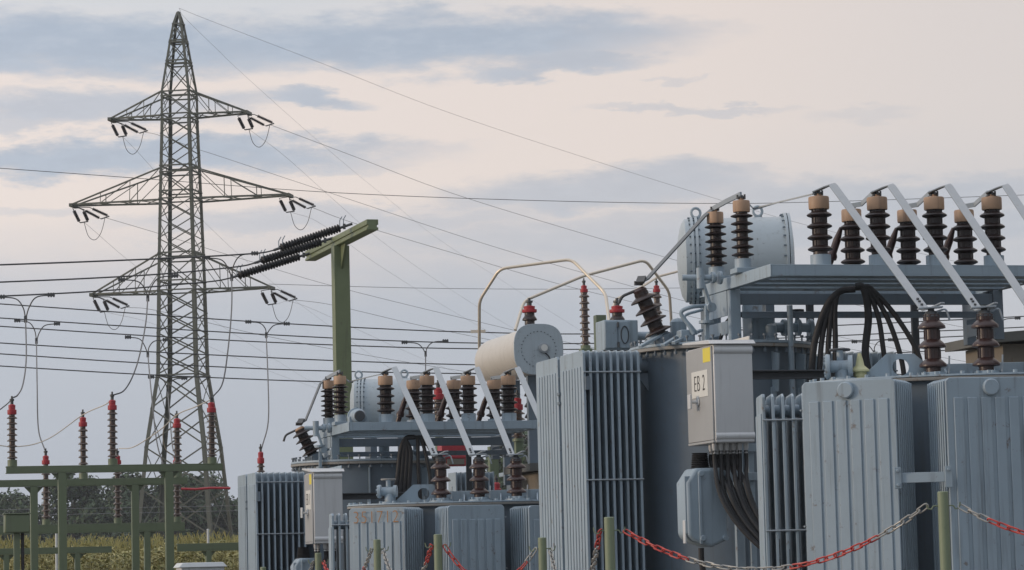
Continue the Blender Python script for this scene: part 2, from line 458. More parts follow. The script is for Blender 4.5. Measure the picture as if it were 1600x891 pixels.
def crown_mesh(seed, h, wd, n, leaf):
    rnd = random.Random(seed); b = MB(); cl = []
    for i in range(13):
        t = rnd.random(); z = h*(.14+.78*t); rad = wd*.5*math.sin(math.pi*min(1, .18+.80*(1-t)))
        a = rnd.uniform(0, 6.28); rr = rad*rnd.uniform(.25, .85)
        cl.append((V((rr*math.cos(a), rr*math.sin(a), z)), wd*rnd.uniform(.14, .25)))
    cl.append((V((0, 0, h*.55)), wd*.33)); cl.append((V((0, 0, h*.86)), wd*.2))
    for i in range(n):
        c, r = rnd.choice(cl)
        d = V((rnd.gauss(0, 1), rnd.gauss(0, 1), rnd.gauss(0, 1))).normalized()
        p = c + d*r*(rnd.random()**.45)*V((1, 1, .8)).length/1.62
        nrm = (d+V((rnd.gauss(0, .6), rnd.gauss(0, .6), rnd.gauss(0, .6)+.3))).normalized()
        u = nrm.orthogonal().normalized(); v = nrm.cross(u); a = rnd.uniform(0, 6.28)
        u, v = u*math.cos(a)+v*math.sin(a), v*math.cos(a)-u*math.sin(a)
        s = leaf*rnd.uniform(.5, 1.3)
        b.add([p-u*s*.5, p+v*s*.32, p+u*s*.5, p-v*s*.32], [(0, 1, 2, 3)])
    return b, cl
TREES = []
for k, (h, wd, n) in enumerate([(9.2, 6.6, 5200), (8.4, 5.6, 4600), (9.8, 5.8, 5000), (7.2, 6.4, 4600)]):
    b, cl = crown_mesh(20+k, h, wd, n, .42)
    co = b.build('crown', 'tree_leaf', recalc=False)
    t = MB(); t.tube([(0, 0, -.1), (.05, 0, h*.3), (0, .08, h*.8)], [.24, .18, .05], 8)
    for c, r in cl[:9]: t.tube([V((0, 0, max(.8, c.z*.45))), V((c.x*.5, c.y*.5, c.z*.8)), c], [.09, .06, .02], 5)
    to = t.build('trunk', 'bark')
    TREES.append((co.data, to.data)); bpy.data.objects.remove(co); bpy.data.objects.remove(to)
def tree(px, D, s, k, label, group='trees of the wood behind the maize', name='tree'):
    g = at(px, 850, D)
    s *= 1.2; e = empty(name, (g.x, g.y, 0), random.uniform(0, 6.28), label, 'tree', group); e.scale = (s*1.05, s*1.05, s)
    for me, nm in zip(TREES[k], ('crown', 'trunk')):
        o = bpy.data.objects.new(nm, me); COL.objects.link(o); o.parent = e
rnd = random.Random(11)
WOOD = 'dark leafy tree in the distant wood behind the maize'
for px, D, s, k in [(-35, 300, .92, 0), (5, 292, .88, 3), (38, 310, 1.0, 1), (66, 300, .72, 3), (92, 315, .8, 1), (118, 296, 1.0, 2), (146, 305, .98, 0),
                    (172, 290, .98, 3), (196, 310, 1.05, 2), (222, 298, 1.0, 0), (250, 306, 1.02, 1), (276, 295, .98, 2), (304, 300, 1.04, 0), (330, 312, .96, 3), (356, 298, .9, 1), (385, 305, .85, 0),
                    (20, 330, .95, 2), (135, 330, 1.05, 1), (185, 335, 1.1, 0), (240, 330, 1.1, 3), (318, 335, 1.08, 2), (420, 310, .8, 1), (460, 300, .8, 2), (510, 305, .8, 0)]:
    tree(px, D, s, k, WOOD)
for px, D, s, k in [(640, 300, .8, 2), (700, 300, .9, 3), (745, 290, .9, 0), (880, 300, 1, 1)]:
    tree(px, D, s, k, 'tree glimpsed through the steelwork of the left transformer rack', 'trees behind the transformers')
for px, D, s, k, lb in [(800, 220, .98, 0, 'dark green tree showing left of the tall pale radiator'), (838, 225, 1.0, 2, 'tree crown half hidden by the edge of the tall pale radiator')]:
    tree(px, D, s, k, lb, 'trees behind the transformers')
for px, D, s, k in [(1000, 305, .9, 2), (1090, 300, 1, 0), (1190, 310, .95, 3), (1290, 300, .9, 1), (1400, 305, 1, 2), (1520, 300, .95, 0), (1650, 305, 1, 1), (1790, 300, 1, 3), (1930, 310, .95, 0), (2080, 300, 1, 2)]:
    tree(px, D, s*.8, k, 'tree of the far skyline hidden behind the right transformers', 'trees behind the transformers')
# low undergrowth along the edge of the wood
for i in range(26):
    px = -30+i*17+rnd.uniform(-6, 6); D = rnd.uniform(272, 282); g = at(px, 850, D); s = rnd.uniform(.46, .62)
    e = empty('bush', (g.x, g.y, 0), rnd.uniform(0, 6), 'low dark shrub along the foot of the distant wood', 'shrub', 'shrubs along the edge of the wood'); e.scale = (s*1.5, s*1.5, s)
    for me, nm in zip(TREES[i % 4], ('crown', 'trunk')):
        o = bpy.data.objects.new(nm, me); COL.objects.link(o); o.parent = e

def haze():
    mt = bpy.data.materials.new('haze'); mt.use_nodes = True; t = mt.node_tree; t.nodes.clear()
    o_ = t.nodes.new('ShaderNodeOutputMaterial'); v = t.nodes.new('ShaderNodeVolumePrincipled')
    v.inputs['Color'].default_value = (.82, .86, .92, 1); v.inputs['Density'].default_value = .00030; v.inputs['Anisotropy'].default_value = .2
    t.links.new(v.outputs[0], o_.inputs['Volume'])
    b = MB().box(-170, 170, -20, 520, -1, 44).build('haze', mt); tag(b, 'thin evening haze over the yard and the field', 'haze', kind='stuff')
haze()

# ------------------------------------------------------------------ pylon
def pylon():
    D = 190.; S = F/D
    c = at(286, 585, D); yaw = R(-10)
    fr = Frame(c, yaw); root = fr.thing('lattice_pylon', 'tall green-grey steel lattice pylon with three pairs of cross arms', 'pylon')
    zz = lambda y: EYE+(902.6-y)/S*1.0
    prof = [(0., 3.15), (zz(840), 2.55), (zz(700), 2.05), (zz(585), 1.40), (zz(455), 1.30), (zz(310), 1.15), (zz(180), 1.0), (zz(140), .98), (zz(95), .72), (zz(60), .52), (zz(30), .32), (zz(13), .12)]
    def hw(z):
        for (z0, a), (z1, b_) in zip(prof, prof[1:]):
            if z <= z1: return a+(b_-a)*(z-z0)/(z1-z0)
        return prof[-1][1]
    C4 = [(-1, -1), (1, -1), (1, 1), (-1, 1)]
    P = lambda k, z: V((C4[k % 4][0]*hw(z), C4[k % 4][1]*hw(z), z))
    for k in range(4):
        b = MB()
        for (z0, a), (z1, b_) in zip(prof, prof[1:]):
            p, q = P(k, z0), P(k, z1); wd = .25 if z0 < zz(455)-.1 else (.20 if z0 < zz(181) else .14)
            sx, sy = C4[k]
            d = .012
            b.bar(p-V((sx*wd/2, 0, 0)), q-V((sx*wd/2, 0, 0)), wd, .03, V((0, 1, 0)))
            b.bar(p-V((0, sy*wd/2, 0)), q-V((0, sy*wd/2, 0)), wd, .03, V((1, 0, 0)))
        # step bolts
        if k == 1:
            z = 3.
            while z < zz(300):
                b.bar(P(k, z), P(k, z)+V((.30, 0, 0)), .03, .03); z += 1.3
        b.build('leg', 'pylon_steel', root)
    lv = [0, zz(840), zz(765), zz(700), zz(640), zz(588)]
    def sub(y0, y1, n): return [zz(y0+(y1-y0)*i/n) for i in range(1, n+1)]
    lv += sub(588, 455, 4) + sub(455, 405, 1) + sub(405, 310, 3) + sub(310, 268, 1) + sub(268, 176, 3) + sub(176, 140, 1) + sub(140, 95, 1) + sub(95, 60, 1) + sub(60, 30, 1)
    br = MB()
    for i, (z0, z1) in enumerate(zip(lv, lv[1:])):
        wd = .095 if z0 < zz(455) else .07
        big = i < 13
        for k in range(4):
            off = V((C4[k][0]+C4[(k+1) % 4][0], C4[k][1]+C4[(k+1) % 4][1], 0))*.012
            for p, q, o_ in ((P(k, z0), P(k+1, z1), off), (P(k+1, z0), P(k, z1), -off)):
                m_ = MB() if big else br
                m_.bar(p+o_, q+o_, wd, .02, off*10)
                if big: m_.build('brace', 'pylon_steel', root)
    tag(br.build('lattice', 'pylon_steel', root), kind='stuff')
    for y in (588, 455, 440, 405, 396, 310, 298, 268, 258, 176, 184, 140, 147, 95, 90, 60, 57, 30):
        z = zz(y); ho = MB()
        for k in range(4): ho.bar(P(k, z), P(k+1, z), .13 if y > 500 else .09, .09)
        ho.build('strut_frame', 'pylon_steel', root)
    MB().lathe([(.16, zz(14)), (.16, zz(11)), (.05, zz(9)), (0, zz(9))], (0, 0, 0), n=8).build('peak_cap', 'pylon_steel', root)
    tips = {}
    for nm, yb, yt, L in (('top', 178, 140, 4.75), ('mid', 312, 262, 7.5), ('low', 456, 398, 6.15)):
        zb, zt = zz(yb), zz(yt)
        for sx in (-1, 1):
            b = MB(); w0 = hw(zb); wt = hw(zt); tx = sx*L
            lo = {}
            for sy in (-1, 1):
                A = V((sx*w0, sy*w0, zb)); T = V((tx, sy*.32, zb+.05)); Bp = V((sx*wt, sy*wt, zt))
                b.bar(A, T, .15, .11); b.bar(Bp, T, .11, .09)
                lo[sy] = (A, T, Bp)
                n = 3
                for i in range(1, n):
                    t = i/n; pa = A.lerp(T, t); pb = Bp.lerp(T, t)
                    b.bar(pa, pb, .05, .03)
                    pc = Bp.lerp(T, (i-1)/n)
                    b.bar(pa, pc, .06, .04)
            n = 4
            for i in range(1, n+1):
                t0, t1 = (i-1)/n, i/n
                b.bar(lo[-1][0].lerp(lo[-1][1], t0), lo[1][0].lerp(lo[1][1], t1), .06, .04)
                b.bar(lo[1][0].lerp(lo[1][1], t0), lo[-1][0].lerp(lo[-1][1], t1), .06, .04)
            b.bar(V((tx-sx*.05, -.6, zb)), V((tx-sx*.05, .6, zb)), .24, .22)
            b.build('cross_arm', 'pylon_steel', root)
            tips[(nm, sx)] = fr.M @ V((tx-sx*.05, 0, zb-.1))
    return tips
TIPS = pylon()
def to_px(p):
    d = V(p)-CAM; z = d.dot(Fw); return 800+F*d.dot(Rt)/z, 445.5-F*d.dot(Up)/z
ARM_WORD = {'top': 'uppermost', 'mid': 'widest middle', 'low': 'lowest'}
def strings():
    for (nm, sx), T in TIPS.items():
        px, py = to_px(T); side = 'left' if sx < 0 else 'right'; D = T.y
        ends = []
        for word, offs, dd in (('steep', [((-2, 2), (9, 24)), ((14, 4), (22, 22))], (.4, 2.4)), ('shallow', [((14, 3), (42, 18)), ((24, 0), (55, 14))], (-.2, .4))):
            e = empty('insulator_string', T, 0, f'{word} pair of dark rod insulators at the {side} tip of the {ARM_WORD[nm]} pylon arm', 'insulator', 'insulator strings on the pylon')
            qs = []
            sh = -14 if sx > 0 else 1
            for (a, b_) in offs:
                a = (a[0]+sh, a[1]+0); b_ = (b_[0]+sh, b_[1]+0)
                p = at(px+a[0], py+a[1], D)-T; q = at(px+b_[0], py+b_[1], D+(.6 if word == 'steep' else .15))-T
                d = q-p; L = d.length
                MB().tube([V((0, 0, .02)), V((p.x*.6, p.y*.6, p.z*.35)), p, p+d*.22], .03, 5).build('link', 'wire_metal', e)
                MB().lathe(shed_profile(L*.74, 12, .07, .125, 0), p+d*.16, d, 10).build('rod', 'porcelain', e)
                MB().tube([p+d*.84, q], .022, 5).build('link', 'wire_metal', e)
                qs.append(q)
            MB().bar(qs[0], qs[1], .07, .07).build('yoke', 'wire_metal', e)
            ends.append((qs[0]+qs[1])/2+T)
        a, b_ = ends; mid = (a+b_)/2+V((0, 0, -1.35))
        o = MB().tube([p-a for p in smooth([a, a.lerp(mid, .55)+V((-.12, 0, -.25)), mid, b_.lerp(mid, .55)+V((.10, 0, -.2)), b_], 6)], .022, 5).build('jumper_loop', 'wire_metal'); o.location = a
        tag(o, f'slack loop of wire hanging under the {side} tip of the {ARM_WORD[nm]} pylon arm', 'jumper wire', 'jumper loops under the pylon arms')
        TIPS[(nm, sx)] = (T, a, b_)
strings()
def line_from(p0, pts, r, label, D0, D1, name='overhead_line', material='wire_metal', group='lines strung from the pylon'):
    (xa, ya), (xb, yb) = pts[-2:]; k_ = (yb-ya)/(xb-xa)
    pts = pts+[(xb+350, yb+350*k_*.8), (xb+800, yb+800*k_*.66)]; D1 = D1+(D1-D0)*2/(len(pts)-2)
    N = len(pts); P = [p0]+[at(x, y, D0+(D1-D0)*(i+1)/N) for i, (x, y) in enumerate(pts)]
    o = MB().tube([p-p0 for p in smooth(P, 8)], r, 5).build(name, material); o.location = p0
    tag(o, label, 'power line', group)
lines = {('top', -1): ([(250, 212), (311, 234), (345, 245), (520, 303), (760, 382), (960, 440), (1150, 490)], [(222, 245), (278, 308), (319, 347), (371, 396), (424, 440), (476, 481), (570, 548), (680, 615)]),
         ('top', 1): ([(560, 247), (700, 300), (880, 356), (1050, 405), (1200, 445)], [(446, 245), (520, 311), (600, 380), (700, 450), (800, 512), (900, 565)]),
         ('mid', -1): ([(248, 365), (319, 387), (396, 410), (520, 447), (735, 500), (950, 548)], [(215, 418), (320, 492), (430, 562), (540, 622)]),
         ('mid', 1): ([(560, 351), (740, 405), (870, 443), (1000, 475), (1150, 510)], [(505, 352), (600, 420), (740, 505), (900, 590)]),
         ('low', -1): ([(248, 486), (400, 522), (560, 553), (735, 582), (900, 606)], [(250, 510), (400, 572), (520, 615), (640, 650)]),
         ('low', 1): ([(520, 477), (640, 505), (735, 525), (900, 556)], [(478, 479), (640, 552), (740, 592), (860, 630)])}
for (nm, sx), (l2, l1) in lines.items():
    T, a, b_ = TIPS[(nm, sx)]; side = 'left' if sx < 0 else 'right'
    line_from(b_, l2, .015, f'thin wire running right from the {side} tip of the {ARM_WORD[nm]} pylon arm', 191, 230)
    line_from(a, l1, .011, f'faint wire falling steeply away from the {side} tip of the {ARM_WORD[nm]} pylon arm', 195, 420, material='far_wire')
pk = at(280, 13, 190)
line_from(pk, [(330, 33), (500, 98), (690, 172), (900, 242), (1110, 308), (1300, 362)], .011, 'topmost earth wire sloping right from the peak of the pylon', 191, 230)
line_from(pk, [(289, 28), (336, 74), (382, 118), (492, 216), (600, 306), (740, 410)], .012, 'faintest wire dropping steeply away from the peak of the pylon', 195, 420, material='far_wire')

# ------------------------------------------------------------------ strung busbars and long wires
wire('overhead_line', 'single thin wire crossing the whole picture through the middle of the sky', 'power line', [(-60, 259, 92), (0, 263, 92.5), (220, 279, 95), (520, 301, 98), (820, 313, 101), (1100, 318, 104), (1300, 315, 106), (1700, 301, 110), (2700, 262, 120)], .011)
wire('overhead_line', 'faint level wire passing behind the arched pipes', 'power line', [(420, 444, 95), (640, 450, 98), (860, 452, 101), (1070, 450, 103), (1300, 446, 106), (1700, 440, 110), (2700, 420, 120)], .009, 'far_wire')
bus = [([(-80, 470), (0, 475), (200, 489), (400, 503), (600, 514), (735, 519), (900, 522), (1100, 518), (1300, 509), (1450, 502), (1700, 489)], 'first'),
       ([(-80, 492), (0, 497), (200, 510), (400, 522), (600, 532), (735, 536), (900, 537), (1100, 533), (1300, 525), (1450, 518), (1700, 506)], 'second'),
       ([(-80, 505), (0, 510), (200, 523), (400, 534), (600, 542), (735, 545), (900, 546), (1100, 543), (1300, 534), (1450, 528), (1700, 515)], 'third'),
       ([(-80, 530), (0, 536), (200, 548), (400, 558), (560, 565), (735, 570), (900, 572), (1100, 566), (1300, 556), (1450, 549), (1700, 536)], 'fourth'),
       ([(-80, 548), (0, 553), (200, 566), (400, 576), (560, 581), (735, 584), (900, 585), (1100, 584), (1300, 582), (1700, 584)], 'fifth'),
       ([(-80, 567), (0, 572), (200, 584), (400, 593), (520, 597), (660, 600), (800, 601), (1000, 600), (1300, 600), (1700, 602)], 'lowest')]
for pts, wd in bus:
    wire('busbar_wire', f'{wd} from the top of six dark busbar wires crossing behind the pylon legs' if wd != 'lowest' else 'lowest of six dark busbar wires crossing behind the pylon legs', 'busbar wire',
         [(x, y, 60+x*.0035) for x, y in pts+[(2700, pts[-1][1]-55)]], .0135, group='six strung busbar wires')
def clampbox(b, p, d, L=.13):
    d = V(d).normalized()
    b.bar(p-d*L/2, p+d*L/2, .035, .05)
    for t in (-.35, 0, .35): b.bar(p+d*L*t-V((0, 0, .04)), p+d*L*t+V((0, 0, .04)), .025, .02)
def dropper(c1, c2, j, down, D, label, r=.012):
    """inverted Y: two clamps on a busbar wire, arms meeting at j, one lead down"""
    o0 = at(j[0], j[1], D); e = empty('dropper_wire', o0, 0, label, 'dropper wire', 'Y-shaped dropper wires')
    b = MB(); cl = MB(); J = at(j[0], j[1], D)-o0; w = abs(c2[0]-c1[0])
    for c in (c1, c2):
        sgn = 1 if c is c1 else -1
        p = at(c[0], c[1], D)-o0
        q1 = at(c[0]+sgn*w*.30, c[1]+abs(j[1]-c[1])*.10, D)-o0
        q2 = at(c[0]+sgn*w*.44, c[1]+abs(j[1]-c[1])*.50, D)-o0
        b.tube(smooth([p, q1, q2, J], 6), r, 6); b.cut(); clampbox(cl, p, (1, .2, 0)); cl.cut()
    cl.bar(J-V((0, 0, .06)), J+V((0, 0, .06)), .05, .05)
    b.each('fork', 'wire_metal', e); cl.each('clamp', 'wire_metal', e)
    MB().tube(smooth([J]+[at(x, y, d)-o0 for x, y, d in down], 7), r, 6).build('lead', 'wire_metal', e)
dropper((2, 464), (80, 461), (40, 499), [(41, 560, 48), (36, 600, 46), (28, 617, 45.2), (19, 622, 45)], 51, 'Y-shaped dropper wire at the far left landing on the first red-capped insulator')
dropper((27, 501), (89, 506), (57, 533), [(58, 600, 54), (60, 670, 52), (70, 703, 51)], 60, 'Y-shaped dropper wire reaching down to the low red-capped insulator at the left')
dropper((190, 437), (273, 431), (231, 466), [(227, 510, 49), (214, 570, 46.5), (196, 608, 46), (176, 618, 45.9)], 52, 'Y-shaped dropper wire curving down to the insulator just left of the pylon')
dropper((200, 527), (259, 531), (231, 554), [(237, 620, 54), (245, 690, 52), (256, 730, 51)], 60, 'Y-shaped dropper wire in front of the left pylon leg')
dropper((236, 589), (288, 591), (262, 612), [(266, 660, 55), (270, 700, 52), (276, 712, 51)], 60, 'small Y-shaped dropper wire between the pylon legs')
dropper((323, 403), (398, 396), (362, 434), [(362, 480, 50), (357, 540, 48), (348, 598, 47), (332, 621, 46.8)], 53, 'Y-shaped dropper wire falling from the black insulator strings past the pylon')
dropper((388, 503), (448, 506), (416, 524), [(419, 600, 55), (419, 660, 52), (409, 700, 50)], 60.5, 'Y-shaped dropper wire between the pylon and the green T-post')
dropper((632, 535), (696, 533), (665, 553), [(665, 590, 61), (665, 640, 60)], 62, 'Y-shaped dropper wire right of the green T-post')
dropper((1522, 500), (1590, 497), (1558, 522), [(1558, 600, 62)], 65, 'Y-shaped dropper wire at the right edge behind the rack')
dropper((1335, 534), (1392, 531), (1366, 552), [(1366, 600, 62)], 65, 'Y-shaped dropper wire seen through the right rack')

# ------------------------------------------------------------------ T-shaped green post with strain strings
def t_post():
    fr = Frame(at(536, 378, 55)); root = fr.thing('gantry_post', 'green T-shaped steel post holding three black strain insulators', 'gantry')
    z = fr.p(536, 378, 55).z
    a = fr.p(485, 397, 57.6); b_ = fr.p(582, 347, 52.3)
    arm = MB(); d = (b_-a)
    arm.bar(a, b_, .22, .10); arm.bar(a+V((0, 0, -.07)), b_+V((0, 0, -.07)), .17, .12)
    arm.bar(a+V((0, 0, -.12)), b_+V((0, 0, -.12)), .22, .05)
    arm.build('arm', 'lit_post_steel', root, .008)
    m_ = (a+b_)/2
    p = MB(); 
    p.box(m_.x-.15, m_.x+.15, m_.y-.15, m_.y-.115, 0, m_.z-.145); p.box(m_.x-.15, m_.x+.15, m_.y+.115, m_.y+.15, 0, m_.z-.145)
    p.box(m_.x-.15, m_.x-.11, m_.y-.115, m_.y+.115, 0, m_.z-.145)
    p.build('post', 'lit_post_steel', root, .006)
    g = MB(); g.prism([(m_.x-.02, m_.y-.15, m_.z-.145), (m_.x-.02, m_.y-.6, m_.z-.145), (m_.x-.02, m_.y-.15, m_.z-.6)], (.04, 0, 0))
    g.build('gusset', 'lit_post_steel', root)
t_post()
def strain(px0, px1, D0, D1, word):
    A = at(*px0, D0); B = at(*px1, D1); d = B-A
    e = empty('strain_insulator', A, 0, f'{word} of three long black ribbed strain insulators on the green T-post', 'insulator', 'black strain insulators on the T-post')
    L = d.length
    MB().lathe(shed_profile(L*.76, 22, .045, .083, 0), d*.16, d, 12).build('rod', 'black_rubber', e)
    b = MB(); n_ = d.normalized()
    b.tube([V((0, 0, 0)), d*.17], .028, 6); b.bar(d*.10-V((0, 0, .05)), d*.10+V((0, 0, .05)), .05, .05); b.cut(); b.tube([d*.91, d], .028, 6)
    b.each('end_fitting', 'wire_metal', e)
    h = MB()
    for t, s in ((.14, 1), (.92, 1)):
        for k in (-.05, .03): h.tube([d*t+n_*k, d*t+n_*k+V((0, 0, .14)), d*t+n_*(k-.05)+V((0, 0, .20))], .010, 5); h.cut()
    h.each('arcing_horn', 'aluminium_bar', e)
    return B
strain((550, 350), (428, 391), 53.6, 53.0, 'topmost')
strain((520, 372), (398, 411), 55.2, 54.4, 'middle')
strain((487, 395), (362, 434), 57.2, 56.4, 'lowest')
G3 = 'wires running left from the T-post'
wire('strain_wire', 'dark wire running left from the topmost black strain insulator', 'power line', [(429, 391, 53), (400, 396, 52.8), (300, 402, 52), (150, 408.5, 51), (0, 414, 50), (-80, 417, 49.5)], .016, group=G3)
wire('strain_wire', 'dark wire running left from the middle black strain insulator', 'power line', [(399, 411, 54.4), (370, 417, 54), (270, 427, 53.2), (150, 434.5, 52), (0, 441, 51), (-80, 444, 50.5)], .016, group=G3)
wire('strain_wire', 'dark wire running left from the lowest black strain insulator', 'power line', [(363, 434, 56.4), (330, 440, 56), (240, 448, 55.2), (140, 456, 54), (0, 463, 53), (-80, 466, 52.5)], .016, group=G3)

# ------------------------------------------------------------------ green insulator gantries at the left
def gantry(label, ox, oy, D, x0, x1, th, posts, ins, pw, cap_h=.17, label_group='green insulator gantries'):
    fr = Frame(at(ox, oy, D)); root = fr.thing('insulator_gantry', label, 'gantry', label_group)
    S = F/D; z1 = fr.fy(ox, oy, 0).z; z0 = z1-th/S
    xa = fr.fy(x0, oy, 0).x; xb = fr.fy(x1, oy, 0).x
    b = MB(); b.box(xa, xb, -.07, .07, z1-.018, z1); b.box(xa, xb, -.07, .07, z0, z0+.018); b.box(xa, xb, -.07, -.052, z0+.018, z1-.018)
    b.build('beam', 'green_steel', root, .004)
    for px in posts:
        x = fr.fy(px, oy+40, 0).x
        p = MB(); p.box(x-pw/2, x+pw/2, -.068, -.05, 0, z0-.002); p.box(x-pw/2, x+pw/2, .05, .068, 0, z0-.002); p.box(x-pw/2, x-pw/2+.02, -.05, .05, 0, z0-.002)
        p.prism([(x-pw/2, -.02, z0-.11), (x-pw/2-.10, -.02, z0-.004), (x-pw/2, -.02, z0-.004)], (0, .04, 0))
        p.prism([(x+pw/2, -.02, z0-.11), (x+pw/2+.10, -.02, z0-.004), (x+pw/2, -.02, z0-.004)], (0, .04, 0))
        p.build('post', 'green_steel', root, .004)
    for px, ytop, n in ins:
        x = fr.fy(px, oy-40, 0).x; zt = fr.fy(px, ytop, 0).z
        insulator(root, (x, 0, z1), zt-z1, .082, n, .046, 'red', .072, .16, .10, .075, basemat='green_steel', body='glazed_brown')
    return fr, z1
g1, z1_ = gantry('near green steel gantry at the left carrying three red-capped insulators above its beam', 9, 729, 45, 9, 347, 11.5, (97, 264), [(19, 632, 8), (176, 625, 8), (331, 629, 8)], .125)
g2, z2_ = gantry('second green gantry just behind the near one, its beam slightly lower', -30, 751, 48.4, -60, 292, 11, (53, 211), [(130, 652, 7), (277, 654, 7)], .12)
# low third row: red-capped insulators standing upright on low beam, with lever
g3, z3_ = gantry('low green gantry at the left with a red lever beside its insulators', -30, 822, 52, -60, 288, 14, (230, -20), [(72, 712, 9), (184, 712, 9), (277, 712, 9)], .11)
def lever():
    a = at(283, 764, 52); b_ = at(360, 763, 52)
    o = MB().tube([V((0, 0, 0)), (b_-a)*.3+V((0, 0, -.01)), (b_-a)*.6+V((0, 0, .01)), b_-a], .022, 8).build('switch_lever', 'red_cap'); o.location = a
    tag(o, 'thin red horizontal lever reaching right from the low insulator at the pylon leg', 'lever')
lever()
gantry('lowest green gantry beam across the maize at the far left', -30, 858, 55, -60, 174, 10, (121, 10), [], .10)
gantry('short low green gantry beam between the pylon leg and the left radiator', 276, 850, 56, 276, 420, 12, (326, 400), [], .10)
def drive_box():
    fr = Frame(at(26, 833, 43)); root = fr.thing('drive_box', 'green square-edged drive box on a post at the far left edge', 'switch drive box')
    p = fr.p(26, 833, 43); z1 = fr.p(26, 804, 43).z
    MB().box(p.x-.185, p.x+.185, p.y-.13, p.y+.13, p.z, z1).build('housing', 'green_steel', root, .02)
    MB().box(p.x-.20, p.x+.20, p.y-.145, p.y+.145, z1, z1+.015).build('lid', 'green_steel', root, .004)
    MB().box(p.x-.045, p.x+.045, p.y-.04, p.y+.04, 0, p.z).build('post', 'green_steel', root, .004)
    MB().tube([(p.x+.085, p.y-.02, 0), (p.x+.085, p.y-.02, p.z)], .025, 8).build('cable', 'black_rubber', root)
drive_box()
for px, yt, lb in ((88, 832, 'thin pale fence post before the maize left of the near gantry post'), (325, 828, 'thin pale fence post before the maize right of the pylon')):
    g = at(px, yt, 74); o = MB().lathe([(.032, 0), (.032, g.z), (.036, g.z), (.03, g.z+.02), (0, g.z+.025)], (0, 0, 0), n=10).build('fence_post', 'white_cabinet'); o.location = (g.x, g.y, 0)
    tag(o, lb, 'fence post', 'pale fence posts')
for i, (y0, y1) in enumerate([(797, 791), (806, 799)]):
    wire('fence_wire', ('upper' if i == 0 else 'lower')+' thin wire strung across the dark wood at the left', 'fence wire', [(-40, y0, 76), (100, y0-2, 76), (330, y1, 76.3), (420, y1-2, 76.4)], .007, 'far_wire')
def cabinet():
    fr = Frame(at(317, 884, 40)); root = fr.thing('white_cabinet', 'low white kiosk cabinet at the bottom left beside the radiator', 'cabinet')
    c = fr.p(317, 884, 40); z1 = c.z
    MB().box(-.30, .30, 0, .5, 0, z1-.02).build('body', 'white_cabinet', root, .008)
    b = MB(); b.prism([(-.34, -.04, z1-.02), (.34, -.04, z1-.02), (.28, -.0, z1+.045), (-.28, 0, z1+.045)], (0, .58, 0)); b.build('lid', 'white_cabinet', root, .008)
    MB().box(-.12, .12, -.012, -.002, z1-.25, z1-.06).build('vent_panel', 'white_cabinet', root, .003)
cabinet()
def lone_insulator(px, ytop, ybase, D, label, r1=.07, n=5, capw=.06):
    fr = Frame(at(px, ybase, D)); root = fr.thing('post_insulator', label, 'insulator')
    z = fr.p(px, ybase, D).z; zt = fr.p(px, ytop, D).z
    MB().box(-.06, .06, -.06, .06, 0, z).build('post', 'green_steel', root, .004)
    insulator(root, (0, 0, z), zt-z, r1, n, r1*.58, 'red', capw, .2, .05, basemat='green_steel', seg=16, body='glazed_brown')
lone_insulator(408, 706, 752, 49, 'small red-topped insulator rising just left of the left radiator', .07, 3)
# sagging leads that link the red-capped insulators
GL = 'sagging leads between the red-capped insulators'
wire('sagging_lead', 'pale sagging lead from the left edge up to the insulator left of the pylon', 'lead wire', [(-40, 690, 46.5), (25, 698, 47), (75, 686, 48), (130, 648, 48.4), (165, 632, 46.5), (176, 621, 45.9)], .009, 'pipe_metal', GL)
wire('sagging_lead', 'pale sagging lead running past the left pylon leg to the insulator before its right leg', 'lead wire', [(186, 701, 50), (210, 698, 49.6), (250, 672, 48.6), (277, 648, 48.4), (305, 636, 47), (331, 624, 46.8)], .009, 'pipe_metal', GL)
wire('sagging_lead', 'short dark lead dipping left off the first red-capped insulator', 'lead wire', [(19, 624, 45), (8, 634, 45.3), (-20, 655, 46)], .009, 'wire_metal', GL)
wire('sagging_lead', 'short pale lead hanging behind the insulator at the left pylon leg', 'lead wire', [(277, 648, 48.4), (256, 670, 49), (258, 700, 50), (272, 714, 51)], .008, 'pipe_metal', GL)

